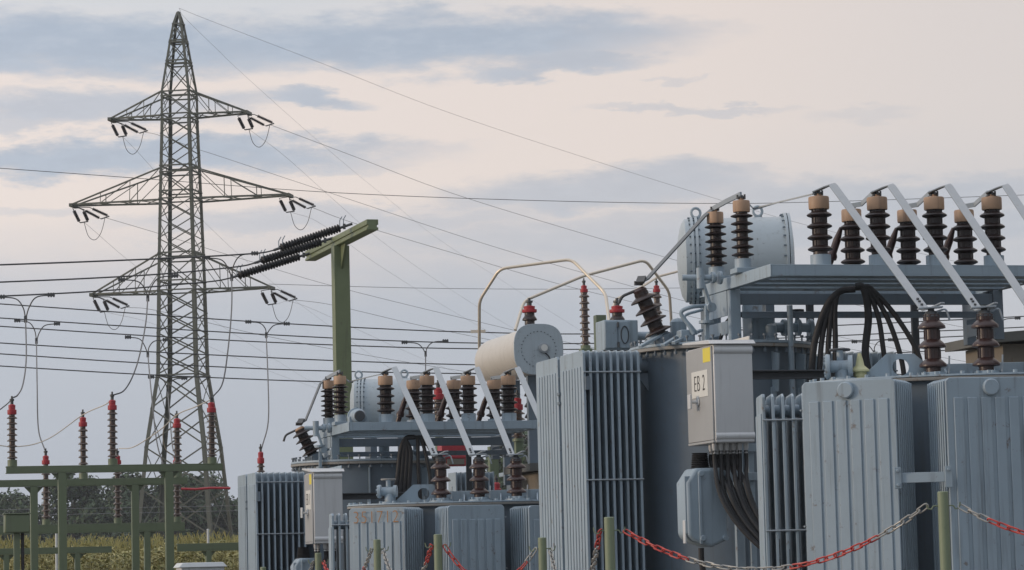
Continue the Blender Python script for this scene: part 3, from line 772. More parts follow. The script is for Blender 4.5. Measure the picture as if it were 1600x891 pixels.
# ------------------------------------------------------------------ transformer parts
def radiator(root, O, ang, n, pitch_, wd, z0, z1, ribs=6, edge_marks=True, knob=False, tie=(.10, .62), side=1, material='grey_paint', tie_side=-1):
    """stack of pressed plates; local +X runs inwards from the end plate, Y across the plates"""
    M = MX.Translation(V(O)) @ MX.Rotation(ang, 4, 'Z')
    th = .018; ch = .05
    f = MB()
    for i in range(1, n):
        x = i*pitch_
        poly = [(x, 0, z0+ch), (x, ch, z0), (x, wd-ch, z0), (x, wd, z0+ch), (x, wd, z1-ch*.5), (x, wd-ch, z1), (x, ch, z1), (x, 0, z1-ch*.5)]
        f.prism(poly, (th, 0, 0))
        for yy in (.0, wd):                       # rolled seam along the plate edge
            f.box(x-.004, x+th+.004, yy-.007, yy+.007, z0+ch, z1-ch*.5)
    for z in (z0+.14, z1-.14):
        f.cyl((0.02, wd/2, z), (n*pitch_+.02, wd/2, z), .055, 12)
    o = f.build('radiator', material, root, .003, xf=M, seg=1)
    e = MB()
    poly = [(0, 0, z0+.02), (0, .02, z0), (0, wd-.02, z0), (0, wd, z0+.02), (0, wd, z1-.03), (0, wd-.03, z1), (0, .03, z1), (0, 0, z1-.03)]
    e.prism(poly, (.03, 0, 0))
    zt = z1-.17
    mrg = wd*.13; stp = (wd-2*mrg)/(ribs-1) if ribs > 1 else 0
    for k in range(ribs):
        y = mrg+k*stp; hwid = stp*(.36 if ribs < 7 else .34); dep = .013 if ribs < 7 else .010
        e.prism([(-.0005, y-hwid, z0+.1), (-.0005, y+hwid, z0+.1), (-.0005, y+hwid, zt), (-.0005, y-hwid, zt)], (-dep, 0, 0))
    e.build('end_plate', material, o, .012, xf=M, seg=3)
    tb = MB()
    for t in tie:
        z = z1-(z1-z0)*t
        yy = -.016 if tie_side < 0 else wd+.016
        tb.tube([(0, yy, z), ((n-1)*pitch_+.03, yy, z)], .009, 6); tb.cut()
    tb.each('tie_bar', 'aluminium_bar', o, xf=M)
    if knob:
        MB().lathe([(.072, 0), (.072, .025), (.062, .035), (0, .035)], (-.001, wd*.52, z1-.085), (-1, 0, 0), 20).build('filler_cap', material, o, xf=M)
    return o
def ribbon(pts, wd, th, nrm_hint):
    b = MB(); pts = [V(p) for p in pts]; vs = []
    for i, p in enumerate(pts):
        t = (pts[min(i+1, len(pts)-1)]-pts[max(i-1, 0)]).normalized()
        s = V(nrm_hint); s = (s-t*s.dot(t)).normalized(); nn = t.cross(s)
        vs += [p+s*wd/2+nn*th/2, p-s*wd/2+nn*th/2, p-s*wd/2-nn*th/2, p+s*wd/2-nn*th/2]
    fs = [(0, 3, 2, 1), tuple(len(vs)-4+i for i in range(4))]
    for i in range(len(pts)-1):
        for k in range(4):
            k2 = (k+1) % 4; fs.append((4*i+k, 4*i+k2, 4*i+4+k2, 4*i+4+k))
    return b.add(vs, fs)
def bushing_bracket(b, p):                       # small terminal block with bolts
    b.bar(V(p)+V((-.045, 0, .008)), V(p)+V((.045, 0, .008)), .04, .022)
    b.cyl(V(p)+V((0, -.035, .02)), V(p)+V((0, .035, .02)), .018, 10)
    b.cyl(V(p)+V((.03, -.03, .0)), V(p)+V((.03, -.03, .045)), .011, 8); b.cyl(V(p)+V((-.03, .03, .0)), V(p)+V((-.03, .03, .045)), .011, 8)
def flange_bolts(b, c, ax, r, n, s=.012, l=.03, n_=6):
    c = V(c); ax = V(ax).normalized(); a = ax.orthogonal().normalized(); d = ax.cross(a)
    for k in range(n):
        th = 2*math.pi*k/n; p = c+(a*math.cos(th)+d*math.sin(th))*r
        b.cyl(p, p+ax*l, s, n_); b.cut()

def rear_unit(c):
    """the large unit with its rack of porcelain posts, drum and cabinet"""
    D = c['D']; k = c['k']                       # k: photo px of this unit relative to the right one
    fr = Frame(at(*c['corner'], D)); root = fr.thing('power_transformer', c['label'], 'transformer', 'grey transformers with insulator racks')
    zt = fr.fy(*c['corner'], 0).z;  xr = fr.fy(c['right'], c['corner'][1], 0).x
    DP = 2.15
    # --- rack deck: channels seen from below
    b = MB(); hb = .105
    for i, y in enumerate((0, .42, .84, 1.3, 2.05)):
        b.box(0.005, xr-.005, y, y+.09, zt-.012, zt); b.box(0.005, xr-.005, y, y+.012, zt-hb, zt-.012); b.box(.005, xr-.005, y-.004, y+.24, zt-hb-.012, zt-hb); b.cut()
    b.each('deck_channel', 'grey_paint', root, bevel=.003)
    b = MB()
    for x in (0, xr-.006):
        s = 1 if x == 0 else -1
        b.box(min(x, x-.012*s), max(x, x-.012*s), -.004, DP, zt-.125, zt+.004); b.box(min(x, x+.07*s), max(x, x+.07*s), .0, DP, zt-.125, zt-.113); b.cut()
    b.each('side_channel', 'grey_paint', root, bevel=.004)
    zc = c['zcov'](fr)
    # --- legs of the rack, two built-up posts, with battens
    for x in (0.0, xr-.14):
        b = MB()
        for y in (1.27, 2.0): b.box(x, x+.11, y, y+.11, zc, zt-.128)
        h = zt-.128-zc
        b.box(x-.006, x+.006, 1.385, 1.998, zt-.128-h*.50, zt-.130); b.box(x-.006, x+.006, 1.385, 1.998, zc+h*.14, zc+h*.40)
        b.build('rack_leg', 'grey_paint' if x == 0 else 'shaded_grey_paint', root, .004)
    b = MB()
    zl = zt-c['lower']
    b.box(.115, xr-.145, 1.29, 1.31, zl-.02, zl+.10); b.cut(); b.box(.115, xr-.145, 1.25, 1.37, zl-.115, zl-.095); b.box(.115, xr-.145, 1.25, 1.262, zl-.165, zl-.115)
    b.each('lower_beam', 'shaded_grey_paint', root, bevel=.003)
    b = MB()
    for t in c['backposts']:
        x = xr*t; b.box(x, x+.08, 2.0, 2.045, zc*.6, zt-.13); b.cut()
    b.each('back_post', 'dark_steel', root, bevel=.004)
    # --- tank
    tc = c['tank'](fr); ra = c['ra']; rb = c['rb']
    MB().lathe([(ra, .15), (ra, zc-.075)], (tc.x, tc.y, 0), n=48, sx=1, sy=rb/ra).build('tank', 'shaded_grey_paint', root)
    MB().lathe([(ra+.085, zc-.075), (ra+.09, zc-.07), (ra+.09, zc-.040), (ra+.02, zc-.04)], (tc.x, tc.y, 0), n=48, sx=1, sy=rb/ra).build('flange', 'rusty_rim', root)
    cv = MB().lathe([(ra+.085, zc-.037), (ra+.09, zc-.03), (ra+.085, zc-.005), (ra*.6, zc), (0, zc+.01)], (tc.x, tc.y, 0), n=48, sx=1, sy=rb/ra)
    cvo = cv.build('cover', 'grey_paint', root)
    bb = MB()
    for i in range(44):
        th = 2*math.pi*i/44; p = V((tc.x+math.cos(th)*(ra+.06), tc.y+math.sin(th)*(rb+.06*rb/ra), zc-.13)); bb.lathe([(.02, 0), (.02, .03), (.010, .03), (.010, .17), (.02, .17), (.02, .19)], p, n=6); bb.cut()
    bb.each('bolt', 'shaded_grey_paint', cvo)
    # ribs on the tank wall
    b = MB()
    for a in (-100, -75, -52, -30):
        d = V((math.cos(R(a)), math.sin(R(a)), 0)); p = V((tc.x+d.x*ra, tc.y+d.y*rb, 0))
        b.prism([p+V((0, 0, zc-.55)), p+d*.09+V((0, 0, zc-.55)), p+d*.12+V((0, 0, zc-.15)), p+V((0, 0, zc-.12))], V((-d.y, d.x, 0))*.02)
        b.bar(p+d*.012+V((0, 0, .2)), p+d*.012+V((0, 0, zc-.5)), .05, .05, d); b.cut()
    b.each('stiffener', 'grey_paint', root)
    # --- radiators left
    for i in range(2):
        P = c['rad'](fr)
        radiator(root, (P.x-.012*i, P.y+i*(c['rw']+.05), 0), 0, c['rn'], c['rp'], c['rw'], .35, P.z, 7, tie=c['tie'], material='grey_paint')
    P = c['rad'](fr); rx = P.x+c['rn']*c['rp']
    b = MB(); 
    for yy in (P.y+c['rw']*.5, P.y+c['rw']*1.5+.05):
        b.cyl((rx-.02, yy, P.z-.14), (tc.x-ra*.72, yy+(tc.y-yy)*.2, P.z-.14), .075, 16); b.lathe([(.10, 0), (.10, .03)], (rx+.06, yy, P.z-.14), (1, 0, 0), 16); b.cut()
    b.prism([(rx+.02, P.y+c['rw']*.45, P.z-.22), (tc.x-ra*.70, P.y+c['rw']*.45, P.z-.22), (tc.x-ra*.70, P.y+c['rw']*.45, P.z-.75)], (0, .02, 0))
    b.each('radiator_pipe', 'shaded_grey_paint', root)
    h = MB(); h.box(P.x+.012, P.x+.06, P.y-.05, P.y-.008, P.z-.42, P.z-.28); h.box(P.x-.02, P.x-.002, P.y+c['rw']-.02, P.y+c['rw']+.07, P.z-.42, P.z-.39); h.box(P.x-.02, P.x-.002, P.y+c['rw']-.02, P.y+c['rw']+.07, P.z-.52, P.z-.49)
    h.build('hinge_clip', 'shaded_grey_paint', root)
    # --- drum (oil conservator)
    q = c['drum'](fr); r = c['dr']; L = c['dl']; DA = V((math.cos(R(-16)), math.sin(R(-16)), 0))
    dm = MB().lathe([(0, -.06), (r*.5, -.045), (r*.85, -.01), (r, .03), (r, L-.03), (r*1.0, L)], (q.x, q.y, q.z), DA, 40).build('conservator', 'tank_paint', root)
    fl = MB(); 
    fl.lathe([(r, .09), (r*1.05, .09), (r*1.05, .12), (r, .12)], q, DA, 40); fl.lathe([(r, .14), (r*1.05, .14), (r*1.05, .17), (r, .17)], q, DA, 40)
    fl.cut(); fl.lathe([(r, L-.06), (r*1.09, L-.06), (r*1.09, L-.03), (r, L-.03)], q, DA, 40); fl.lathe([(r*1.09, L-.02), (r*1.09, L+.01), (r*.6, L+.04), (0, L+.05)], q, DA, 40)
    fl.each('flange', 'tank_paint', dm)
    bb = MB(); flange_bolts(bb, q+DA*(L-.09), DA, r*1.045, 26, .010, .10); bb.each('bolt', 'shaded_grey_paint', dm); bb = MB(); flange_bolts(bb, q+DA*.07, DA, r*1.025, 30, .010, .12)
    bb.each('bolt', 'shaded_grey_paint', dm)
    for t in c['eyes']:
        e = q+DA*(L*t)+V((0, 0, r)); b = MB(); R_ = .055
        b.ring([e+V((R_*math.cos(a*.5236), 0, R_+.015+R_*math.sin(a*.5236))) for a in range(12)], .016, 8); b.box(e.x-.045, e.x+.045, -.015+e.y, .015+e.y, e.z-.02, e.z+.02)
        b.build('lifting_eye', 'tank_paint', dm)
    b = MB()
    for t in (.25, .75):
        e = q+DA*(L*t); b.box(e.x-.05, e.x+.05, e.y-.2, e.y+.2, zc, q.z-r*.85); b.cut()
    b.each('saddle', 'shaded_grey_paint', dm)
    # --- porcelain posts on the deck
    sc_ = 1.0
    caps = []
    for px, py in c['front_ins']:
        y = .17; p0 = fr.fy(px, py, y); insulator(root, (p0.x, y, zt+.002), p0.z-zt, .130, 4, .075, 'tan', .106, .13, .115, .106, ribs=True, lens=True); caps.append(V((p0.x, y, p0.z)))
    bcaps = []
    for px, py in c['back_ins']:
        y = 1.05; p0 = fr.fy(px, py, y); insulator(root, (p0.x, y, zt+.002), p0.z-zt, .130, 4, .075, 'tan', .106, .13, .08, .106, ribs=True, lens=True); bcaps.append(V((p0.x, y, p0.z)))
    scaps = []
    for px, py, y in c['side_ins']:
        p0 = fr.fy(px, py, y); insulator(root, (p0.x, y, zt+.06), p0.z-zt-.06, .118, 6, .062, 'tan', .090, .12, .10, .088, seg=20, lens=True); scaps.append(V((p0.x, y, p0.z)))
    # bracket plates under the side posts
    b = MB()
    for s in scaps:
        if s.x < -.02: b.box(s.x-.14, .0, s.y-.10, s.y+.10, zt-.06, zt+.058)
        else: b.box(s.x-.11, s.x+.11, s.y-.11, s.y+.11, zt+.006, zt+.058)
        b.cut()
    b.each('post_bracket', 'grey_paint', root, bevel=.004)
    tb = MB()
    for s in scaps+caps+bcaps: bushing_bracket(tb, s+V((0, 0, .02))); tb.cut()
    tb.each('terminal_block', 'wire_metal', root)
    # cable terminations, reddish, slanting beside the back row
    for s in bcaps:
        MB().lathe([(.035, 0), (.04, .12), (.06, .13), (.06, .17), (.042, .2), (.042, .34), (.032, .40), (.02, .48)], s+V((-.20, .25, -.62)), (.16, -.15, .55), 14).build('cable_termination', 'brown_porcelain', root)
    # short straps from the back row to the front row
    for i, s in enumerate(bcaps):
        if i+1 < len(caps):
            q2 = caps[i+1]; ribbon([s+V((-.05, 0, .035)), s+V((.08, -.1, .05)), q2+V((-.02, .05, .055))], .05, .014, (0, 0, 1)).build('strap', 'aluminium_bar', root)
    # lead from the side post to the first front post
    a0 = scaps[0]; a1 = caps[0]
    ribbon([a0+V((.08, 0, -.03)), a0+V((.14, 0, -.085)), a0.lerp(a1, .45)+V((0, 0, -.04)), a1+V((-.06, 0, .03)), a1+V((.0, 0, .045))], .035, .014, (0, 1, 0)).build('strap', 'aluminium_bar', root)
    if len(scaps) > 1:
        ribbon([scaps[1]+V((-.02, 0, .04)), scaps[1].lerp(scaps[0], .5)+V((0, 0, .065)), scaps[0]+V((0, 0, .07))], .05, .02, (0, 0, 1)).build('strap', 'aluminium_bar', root)
    # --- long slanting flat bars down to the front unit
    for top, (bx, by, bD) in zip(caps, c['bar_ends']):
        kx, ky = c['kick']
        e = fr.p(bx, by, bD); p1 = top+V((-.06, 0, .045)); p2 = top+V((.10, -.14, .115))
        d = (e-p2).normalized()
        ribbon([p1, p2-V((.05, -.07, .02)), p2, p2+d*.05, e-d*.03, e, e+V((.05, -.06, .015)), e+V((.12, -.14, .05))], .085, .014, (1, .15, .25)).build('flat_bar', 'aluminium_bar', root, .003)
        bb = MB()
        for t in (.10, .18, .24): q3 = e-d*t; bb.lathe([(.014, -.02), (.014, .02)], q3, d.cross(V((1, .15, .25))), 6)
        bb.build('bar_bolt', 'dark_steel', root)
    # --- slanting bushing at the left with its bar
    (tx, ty), (ux, uy), bD = c['slant']
    T = fr.p(tx, ty, bD); U = fr.p(ux, uy, bD+.02); d = T-U
    ins = MB().lathe(shed_profile(d.length*.84, 4, .078, .150, .04), U, d, 20); sb = ins.build('slanted_bushing', 'porcelain', root)
    MB().lathe([(.13, -.12), (.13, .02), (.09, .045)], U, d, 20).build('turret', 'shaded_grey_paint', sb)
    MB().lathe([(.07, d.length*.88), (.075, d.length*.95), (.05, d.length), (0, d.length)], U, d, 16).build('cap', 'tan_cap' if c['k'] < 1 else 'brown_porcelain', sb)
    tb = MB(); bushing_bracket(tb, T+V((0, 0, .03))); tb.bar(T+V((.0, -.05, .05)), T+V((.05, .03, .12)), .09, .03); tb.build('terminal', 'wire_metal', sb)
    s1 = scaps[-1]
    ribbon([T+V((.02, 0, .06)), T+V((.10, 0, .10)), s1+V((-.12, 0, -.04)), s1+V((-.03, 0, .03))], .085, .016, (0, 1, .3)).build('bar', 'dark_bar', root, .003)
    lp = [fr.p(x, y, bD) for x, y in c['tail']]
    MB().tube(fillet(lp, .06), .016, 8).build('lead', 'wire_metal', root)
    # --- shaft and linkage at the rack corner
    a = fr.p(*c['shaft'][0], D+1.2); e = fr.p(*c['shaft'][1], D+1.2); b = MB()
    b.cyl(a, e, .032, 14); mp = a.lerp(e, .5); b.cyl(mp+V((0, -.03, .10)), mp+V((0, -.03, -.12)), .045, 10); b.lathe([(.06, 0), (.06, .03)], e-V((.06, 0, 0)), (1, 0, 0), 16); b.lathe([(.07, 0), (.07, .03)], e+V((.02, 0, 0)), (1, 0, 0), 16)
    b.bar(mp+V((0, -.04, 0)), mp+V((.10, -.04, -.32)), .06, .03); b.cyl(mp+V((.10, -.09, -.32)), mp+V((.10, .02, -.32)), .05, 10)
    b.bar(mp+V((.06, -.03, -.3)), mp+V((.05, -.03, -.75)), .045, .04); b.cyl(mp+V((.05, -.03, -.7)), V((mp.x+.05, mp.y-.03, zc-.1)), .055, 14); b.lathe([(.08, 0), (.08, .03)], (mp.x+.05, mp.y-.03, zc+.18), n=14)
    b.build('linkage', 'grey_paint', root)
    # --- cover fittings: pipes, domes, valve
    b = MB()
    for (px, py, dd, r_, h_) in c['fit']:
        p = fr.p(px, py, dd); b.lathe([(r_*1.3, zc-p.z+.0), (r_*1.3, zc-p.z+.04), (r_, zc-p.z+.05), (r_, h_*.7), (r_*.7, h_*.9), (0, h_)], p, n=16); b.cut()
    b.each('cover_fitting', 'grey_paint', root)
    p = fr.p(*c['valve']); b = MB()
    b.lathe([(.09, 0), (.09, .035), (.05, .035), (.05, .16), (.09, .16), (.09, .195), (.05, .195), (.05, .3), (.095, .3), (.095, .335)], p-V((.17, 0, 0)), (1, 0, 0), 18)
    b.tube(fillet([p-V((.16, 0, 0)), p-V((.30, 0, 0)), V((p.x-.30, p.y, zc))], .1), .055, 12)
    b.cyl(p, p+V((0, 0, .17)), .025, 10)
    b.build('valve', 'grey_paint', root)
    MB().lathe([(.075, 0), (.08, .012), (.075, .024)], p+V((0, 0, .17)), n=18).build('handwheel', 'dark_steel', root)
    return fr, root, dict(zt=zt, zc=zc, xr=xr, tc=tc)

def cabinet_box(fr, root, c):
    K = fr.p(*c['edge_top'], c['D']); B = fr.p(*c['edge_bot'], c['D']); wd = c['w']; dp = c['dp']
    x0, y0, z0, z1 = K.x, K.y, B.z, K.z
    body = MB(); body.box(x0+.012, x0+wd, y0, y0+dp, z0, z1); bo = body.build('control_cabinet', 'brushed_steel', root, .014, 3)
    cn = MB(); ov = .03
    cn.prism([(x0-ov, y0-.035, z1+.003), (x0-ov, y0+.03, z1+.045), (x0-ov, y0+dp+.03, z1+.075), (x0-ov, y0+dp+.03, z1+.055), (x0-ov, y0+.03, z1+.003)], (wd+ov*2, 0, 0))
    cn.build('canopy', 'brushed_steel', bo, .004)
    fl = MB(); fl.cyl((x0+.015, y0+.030, z1-.055), (x0+wd-.002, y0+.030, z1-.055), .050, 20); fl.cut(); fl.cyl((x0+.015, y0+.030, z0+.065), (x0+wd-.002, y0+.030, z0+.065), .045, 20)
    fl.each('rolled_lip', 'brushed_steel', bo)
    d = MB(); d.box(x0-.008, x0+.010, y0+.015, y0+dp-.01, z0+.03, z1-.015); do = d.build('door', 'door_steel', bo, .005)
    tr = MB(); tr.box(x0-.010, x0+.010, y0+.012, y0+dp-.008, z0+.003, z0+.026); tr.build('door_sill', 'door_steel', bo, .003)
    # label plate with lettering (faces -X): text x runs towards -Y
    lz = (z0+z1)/2+c.get('lz', .12)*(z1-z0); lw = dp*.62; lh = (z1-z0)*.27; ly = y0+dp*.47
    pl = MB(); pl.box(x0-.0115, x0-.0085, ly-lw/2, ly+lw/2, lz-lh/2, lz+lh/2); po = pl.build('label_plate', 'white_plate', do)
    po['label'] = f'white plate reading {c["text"]}'
    M = basis((x0-.0135, ly, lz), V((0, -1, 0)), V((0, 0, 1)), V((-1, 0, 0)))
    text_mesh(c['text'], lh*.88, M, 'black_ink', do, sx=c.get('tsx', 1.25), spacing=1.12)
    st = MB(); st.box(x0-.0105, x0-.0085, y0+.03, y0+dp*.32, z1-.165, z1-.025); st.build('sticker', 'yellow_sticker', do)
    hz = (z0+z1)/2-.03*(z1-z0)/.5; hy = y0+dp*.55
    h = MB(); h.cyl((x0-.012, hy, hz), (x0-.085, hy, hz), .016, 10); h.lathe([(.045, 0), (.045, .012)], (x0-.010, hy, hz), (-1, 0, 0), 14); h.box(x0-.105, x0-.085, hy-.03, hy+.06, hz-.07, hz+.075)
    h.build('handle', 'brushed_steel', do, .004)
    # cables leaving the bottom
    g = MB(); cb = MB(); n = c['ncab']
    for i in range(n):
        t = i/(n-1); p = V((x0+.05+(wd-.09)*t, y0+dp*(.2+.25*(i % 2)), z0)); g.lathe([(.026, .0), (.026, -.05), (.020, -.06), (.020, -.10)], p, n=10)
        e = [fr.p(x, y, dd) for x, y, dd in c['cab_path']]; g.cut()
        off = V(((t-.5)*.30, .02*(i % 3), (t-.5)*.10))
        cb.tube(smooth([p-V((0, 0, .07)), p-V((0, 0, .20))]+[q+off*(1.0-.16*j) for j, q in enumerate(e)], 7), .0215, 8); cb.cut()
    g.each('cable_gland', 'brushed_steel', bo); cb.each('cable', 'black_rubber', root)
    brk = MB(); brk.box(x0+wd+.002, x0+wd+.02, y0+.1, y0+dp+.35, z0+.1, z1+.09); brk.build('mounting_plate', 'sunlit_pale_paint' if c['D'] < 35 else 'grey_paint', root, .006)
    return bo

# ------------------------------------------------------------------ right unit (cabinet EB 2)
R2 = dict(D=29., k=1.0, corner=(1205, 413), right=1650, label='large grey transformer with the cabinet marked EB 2 and a tall insulator rack',
          lower=.27, backposts=(.36, .75),
          zcov=lambda f: f.p(1128, 530, 30.05).z, tank=lambda f: f.p(1130, 600, 31.1), ra=.92, rb=.92,
          rad=lambda f: f.p(910, 547, 30.1), rn=9, rp=.075, rw=.88, tie=(.085, .50),
          drum=lambda f: f.p(1066, 408, 32.2), dr=.47, dl=1.20, eyes=(.14, .72),
          front_ins=[(1279, 308), (1370, 309), (1459, 309), (1549, 309)], back_ins=[(1330, 328), (1417, 329), (1506, 329)],
          side_ins=[(1158, 314, .95), (1117, 332, 1.75)],
          bar_ends=[(1445, 484, 26.1), (1528, 484, 26.2), (1612, 484, 26.3), (1700, 484, 26.4)], kick=(26, 10),
          slant=((998, 450), (1033, 530), 30.6), tail=[(999, 452), (972, 463), (967, 474)],
          shaft=((1066, 434), (1120, 434)),
          fit=[(1020, 532, 30.6, .07, .10), (1060, 520, 30.8, .09, .16), (1176, 500, 30.9, .11, .22), (1205, 520, 30.6, .06, .1)], valve=(1246, 512, 30.8))
f2, root2, i2 = rear_unit(R2)
cabinet_box(f2, root2, dict(D=28.3, edge_top=(1112, 538), edge_bot=(1113, 692), w=.42, dp=.80, text='EB 2', tsx=.74, ncab=11,
            cab_path=[(1146, 760, 28.4), (1162, 800, 28.3), (1190, 838, 28.2), (1235, 880, 28.1)]))
def drive_pod(fr, root, D, cx, y0, y1, hwid, name='tap_drive'):
    p = fr.p(cx, y1, D); q = fr.p(cx, y0, D); h = q.z-p.z; a = hwid
    prof = [(a*.15, 0), (-a*.75, h*.09), (-a, h*.16), (-a, h*.82), (-a*.55, h), (a*.78, h), (a, h*.93), (a, h*.10)]
    b = MB(); b.prism([(p.x+x, p.y, p.z+z) for x, z in prof], (0, .34, 0)); o = b.build(name, 'grey_paint', root, .035, 4)
    f_ = MB(); f_.box(p.x-a-.012, p.x-a*.35, p.y+.02, p.y+.045, p.z+h*.18, p.z+h*.9); f_.bar((p.x-a*.38, p.y-.012, p.z+h*.05), (p.x-a*.38, p.y-.012, p.z+h*.95), .02, .03, V((1, 0, 0)))
    for zz_ in (.12, .93):
        for xx in (-.30, .80): f_.cyl((p.x+a*xx, p.y-.03, p.z+h*zz_), (p.x+a*xx, p.y+.01, p.z+h*zz_), .03, 8)
    f_.build('cover_seam', 'grey_paint', o, .004)
    hs = MB(); pr = []
    for i in range(9): pr += [(.085-.002*i, h+.018*i), (.098-.002*i, h+.018*i+.009)]
    hs.lathe(pr, (p.x-.01, p.y+.17, p.z), n=20); hs.build('bellows', 'black_rubber', o)
    MB().box(p.x-a-.02, p.x-a-.003, p.y+.03, p.y+.10, p.z+h*.06, p.z+h*.35).build('handle', 'brushed_steel', o, .004)
    MB().tube(smooth([V((p.x-.05, p.y+.1, p.z)), V((p.x-.04, p.y+.1, p.z-.2)), V((p.x+.05, p.y+.12, p.z-.6))]), .03, 8).build('cable', 'black_rubber', o)
drive_pod(f2, root2, 28.5, 1108, 731, 856, .215)
def right_extras():
    # beam and uprights between tank and the front unit
    b = MB(); a = f2.p(1172, 586, 28.7); e = f2.p(1420, 586, 28.7)
    b.box(a.x, e.x, a.y, a.y+.02, a.z-.045, a.z+.045); b.box(a.x, e.x, a.y-.06, a.y, a.z+.030, a.z+.045); b.box(a.x, e.x, a.y-.06, a.y, a.z-.045, a.z-.035)
    b.build('cable_beam', 'dark_steel', root2, .003)
    b = MB()
    for px, w_ in ((1150, .08), (1172, .06), (1225, .06)):
        p = f2.p(px, 800, 29.2); b.box(p.x, p.x+w_, p.y, p.y+.06, .1, p.z+.6); b.cut()
    for yy in (700, 745):
        p = f2.p(1140, yy, 29.1); b.box(p.x, p.x+.9, p.y-.002, p.y+.05, p.z-.04, p.z+.04); b.cut()
    b.each('support_bracket', 'grey_paint', root2, bevel=.004)
    # black cable arcs off the rack
    G = []
    for i in range(4):
        o = i*13
        G.append([(1336, 452, 29.6), (1312, 456, 29.6), (1293-2+o*.35, 480, 29.6), (1280-6+o*.8, 530, 29.6), (1268+o*.95, 580, 29.6), (1264+o*.95, 640, 29.6)])
    for x1, x0 in ((1352, 1350), (1381, 1354), (1406, 1358), (1434, 1362)):
        G.append([(x0-14, 448, 29.7), (x0, 452, 29.7), (x0+(x1-x0)*.45+6, 495, 29.7), (x1, 552, 29.7), (x1+8, 600, 29.7), (x1+14, 680, 29.7)])
    for i, g in enumerate(G):
        MB().tube(smooth([f2.p(*q) for q in g], 7), .036 if i < 1 else (.029 if i < 4 else (.040 if i == 4 else .027)), 10).build('cable', 'black_rubber', root2)
right_extras()

# ------------------------------------------------------------------ left unit (cabinet EB 1)
R1 = dict(D=40.6, k=.71, corner=(546, 660), right=838, label='large grey transformer with the cabinet marked EB 1 and a tall insulator rack',
          lower=.27, backposts=(.46, .80),
          zcov=lambda f: f.p(560, 716, 41.6).z, tank=lambda f: f.p(575, 760, 42.7), ra=1.05, rb=.92,
          rad=lambda f: f.p(399, 738, 41.6), rn=9, rp=.088, rw=.72, tie=(.075, .46),
          drum=lambda f: f.p(553, 634, 44.), dr=.40, dl=1.0, eyes=(.08, .78),
          front_ins=[(602, 588), (667, 588), (731, 588), (794, 588)], back_ins=[(646, 595), (709, 595), (772, 595)],
          side_ins=[(531, 588, .95), (513, 595, 1.75)],
          bar_ends=[(680, 712, 37.2), (738, 712, 37.3), (800, 712, 37.4), (870, 712, 37.5)], kick=(18, 7),
          slant=((467, 668), (490, 714), 42.2), tail=[(465, 671), (446, 680), (443, 690)],
          shaft=((476, 669), (510, 669)),
          fit=[(520, 712, 42, .06, .1), (600, 705, 42.4, .08, .15), (640, 712, 42, .06, .1)], valve=(648, 712, 42.6))
f1, root1, i1 = rear_unit(R1)
cabinet_box(f1, root1, dict(D=39.9, edge_top=(488, 738), edge_bot=(490, 850), w=.42, dp=.58, text='EB 1', tsx=.58, ncab=6,
            cab_path=[(505, 885, 39.8), (512, 905, 39.7), (520, 930, 39.6)]))
drive_pod(f1, root1, 40.2, 480, 872, 940, .17)
def left_extras():
    b = MB(); a = f1.p(534, 776, 40.4); e = f1.p(640, 774, 40.4)
    b.box(a.x, e.x, a.y, a.y+.02, a.z-.045, a.z+.045); b.box(a.x, e.x, a.y-.06, a.y, a.z+.030, a.z+.045); b.build('cable_beam', 'dark_steel', root1, .003)
    for i in range(4):
        o = i*5
        g = [(648, 683, 41), (634, 686, 41), (626+o, 705, 41), (622+o*1.2, 740, 41), (618+o*1.3, 775, 41), (616+o*1.3, 820, 41)]
        MB().tube(smooth([f1.p(*q) for q in g], 7), .036, 10).build('cable', 'black_rubber', root1)
    for x0, x1 in ((652, 654), (658, 672), (662, 690)):
        g = [(x0-8, 683, 41), (x0, 686, 41), (x0+(x1-x0)*.6, 715, 41), (x1, 745, 41), (x1+4, 790, 41)]
        MB().tube(smooth([f1.p(*q) for q in g], 7), .026, 8).build('cable', 'black_rubber', root1)
left_extras()
def deck_motor():
    p = f1.fy(562, 650, .12); b = MB(); b.lathe([(.13, 0), (.13, .03), (.105, .035), (.105, .22), (.08, .26), (0, .26)], V((p.x, p.y+.26, p.z)), (0, -1, 0), 24)
    b.box(p.x-.13, p.x+.13, p.y+.10, p.y+.24, i1['zt']+.003, p.z); b.build('deck_motor', 'grey_paint', root1, .004)
    MB().lathe([(.078, 0), (.07, .012), (0, .014)], V((p.x, p.y-.001, p.z)), (0, -1, 0), 20).build('fan_cover', 'dark_steel', root1)
deck_motor()
def relay():
    a = f2.p(1175, 500, 30.6); z0 = i2['zc']+.012
    MB().box(a.x, a.x+.25, a.y, a.y+.3, z0, z0+.32).build('gas_relay', 'grey_paint', root2, .012)
    c_ = MB().tube(smooth([V((a.x-.35, a.y+.05, z0+.02)), V((a.x-.25, a.y+.02, z0+.24)), V((a.x-.05, a.y+.02, z0+.28)), V((a.x+.05, a.y+.05, z0+.30))]), .02, 8).build('conduit', 'black_rubber', root2)
    MB().cyl((a.x+.30, a.y-.35, z0-.95), (a.x+.30, a.y-.35, z0+.35), .032, 12).build('conduit', 'grey_paint', root2)
relay()
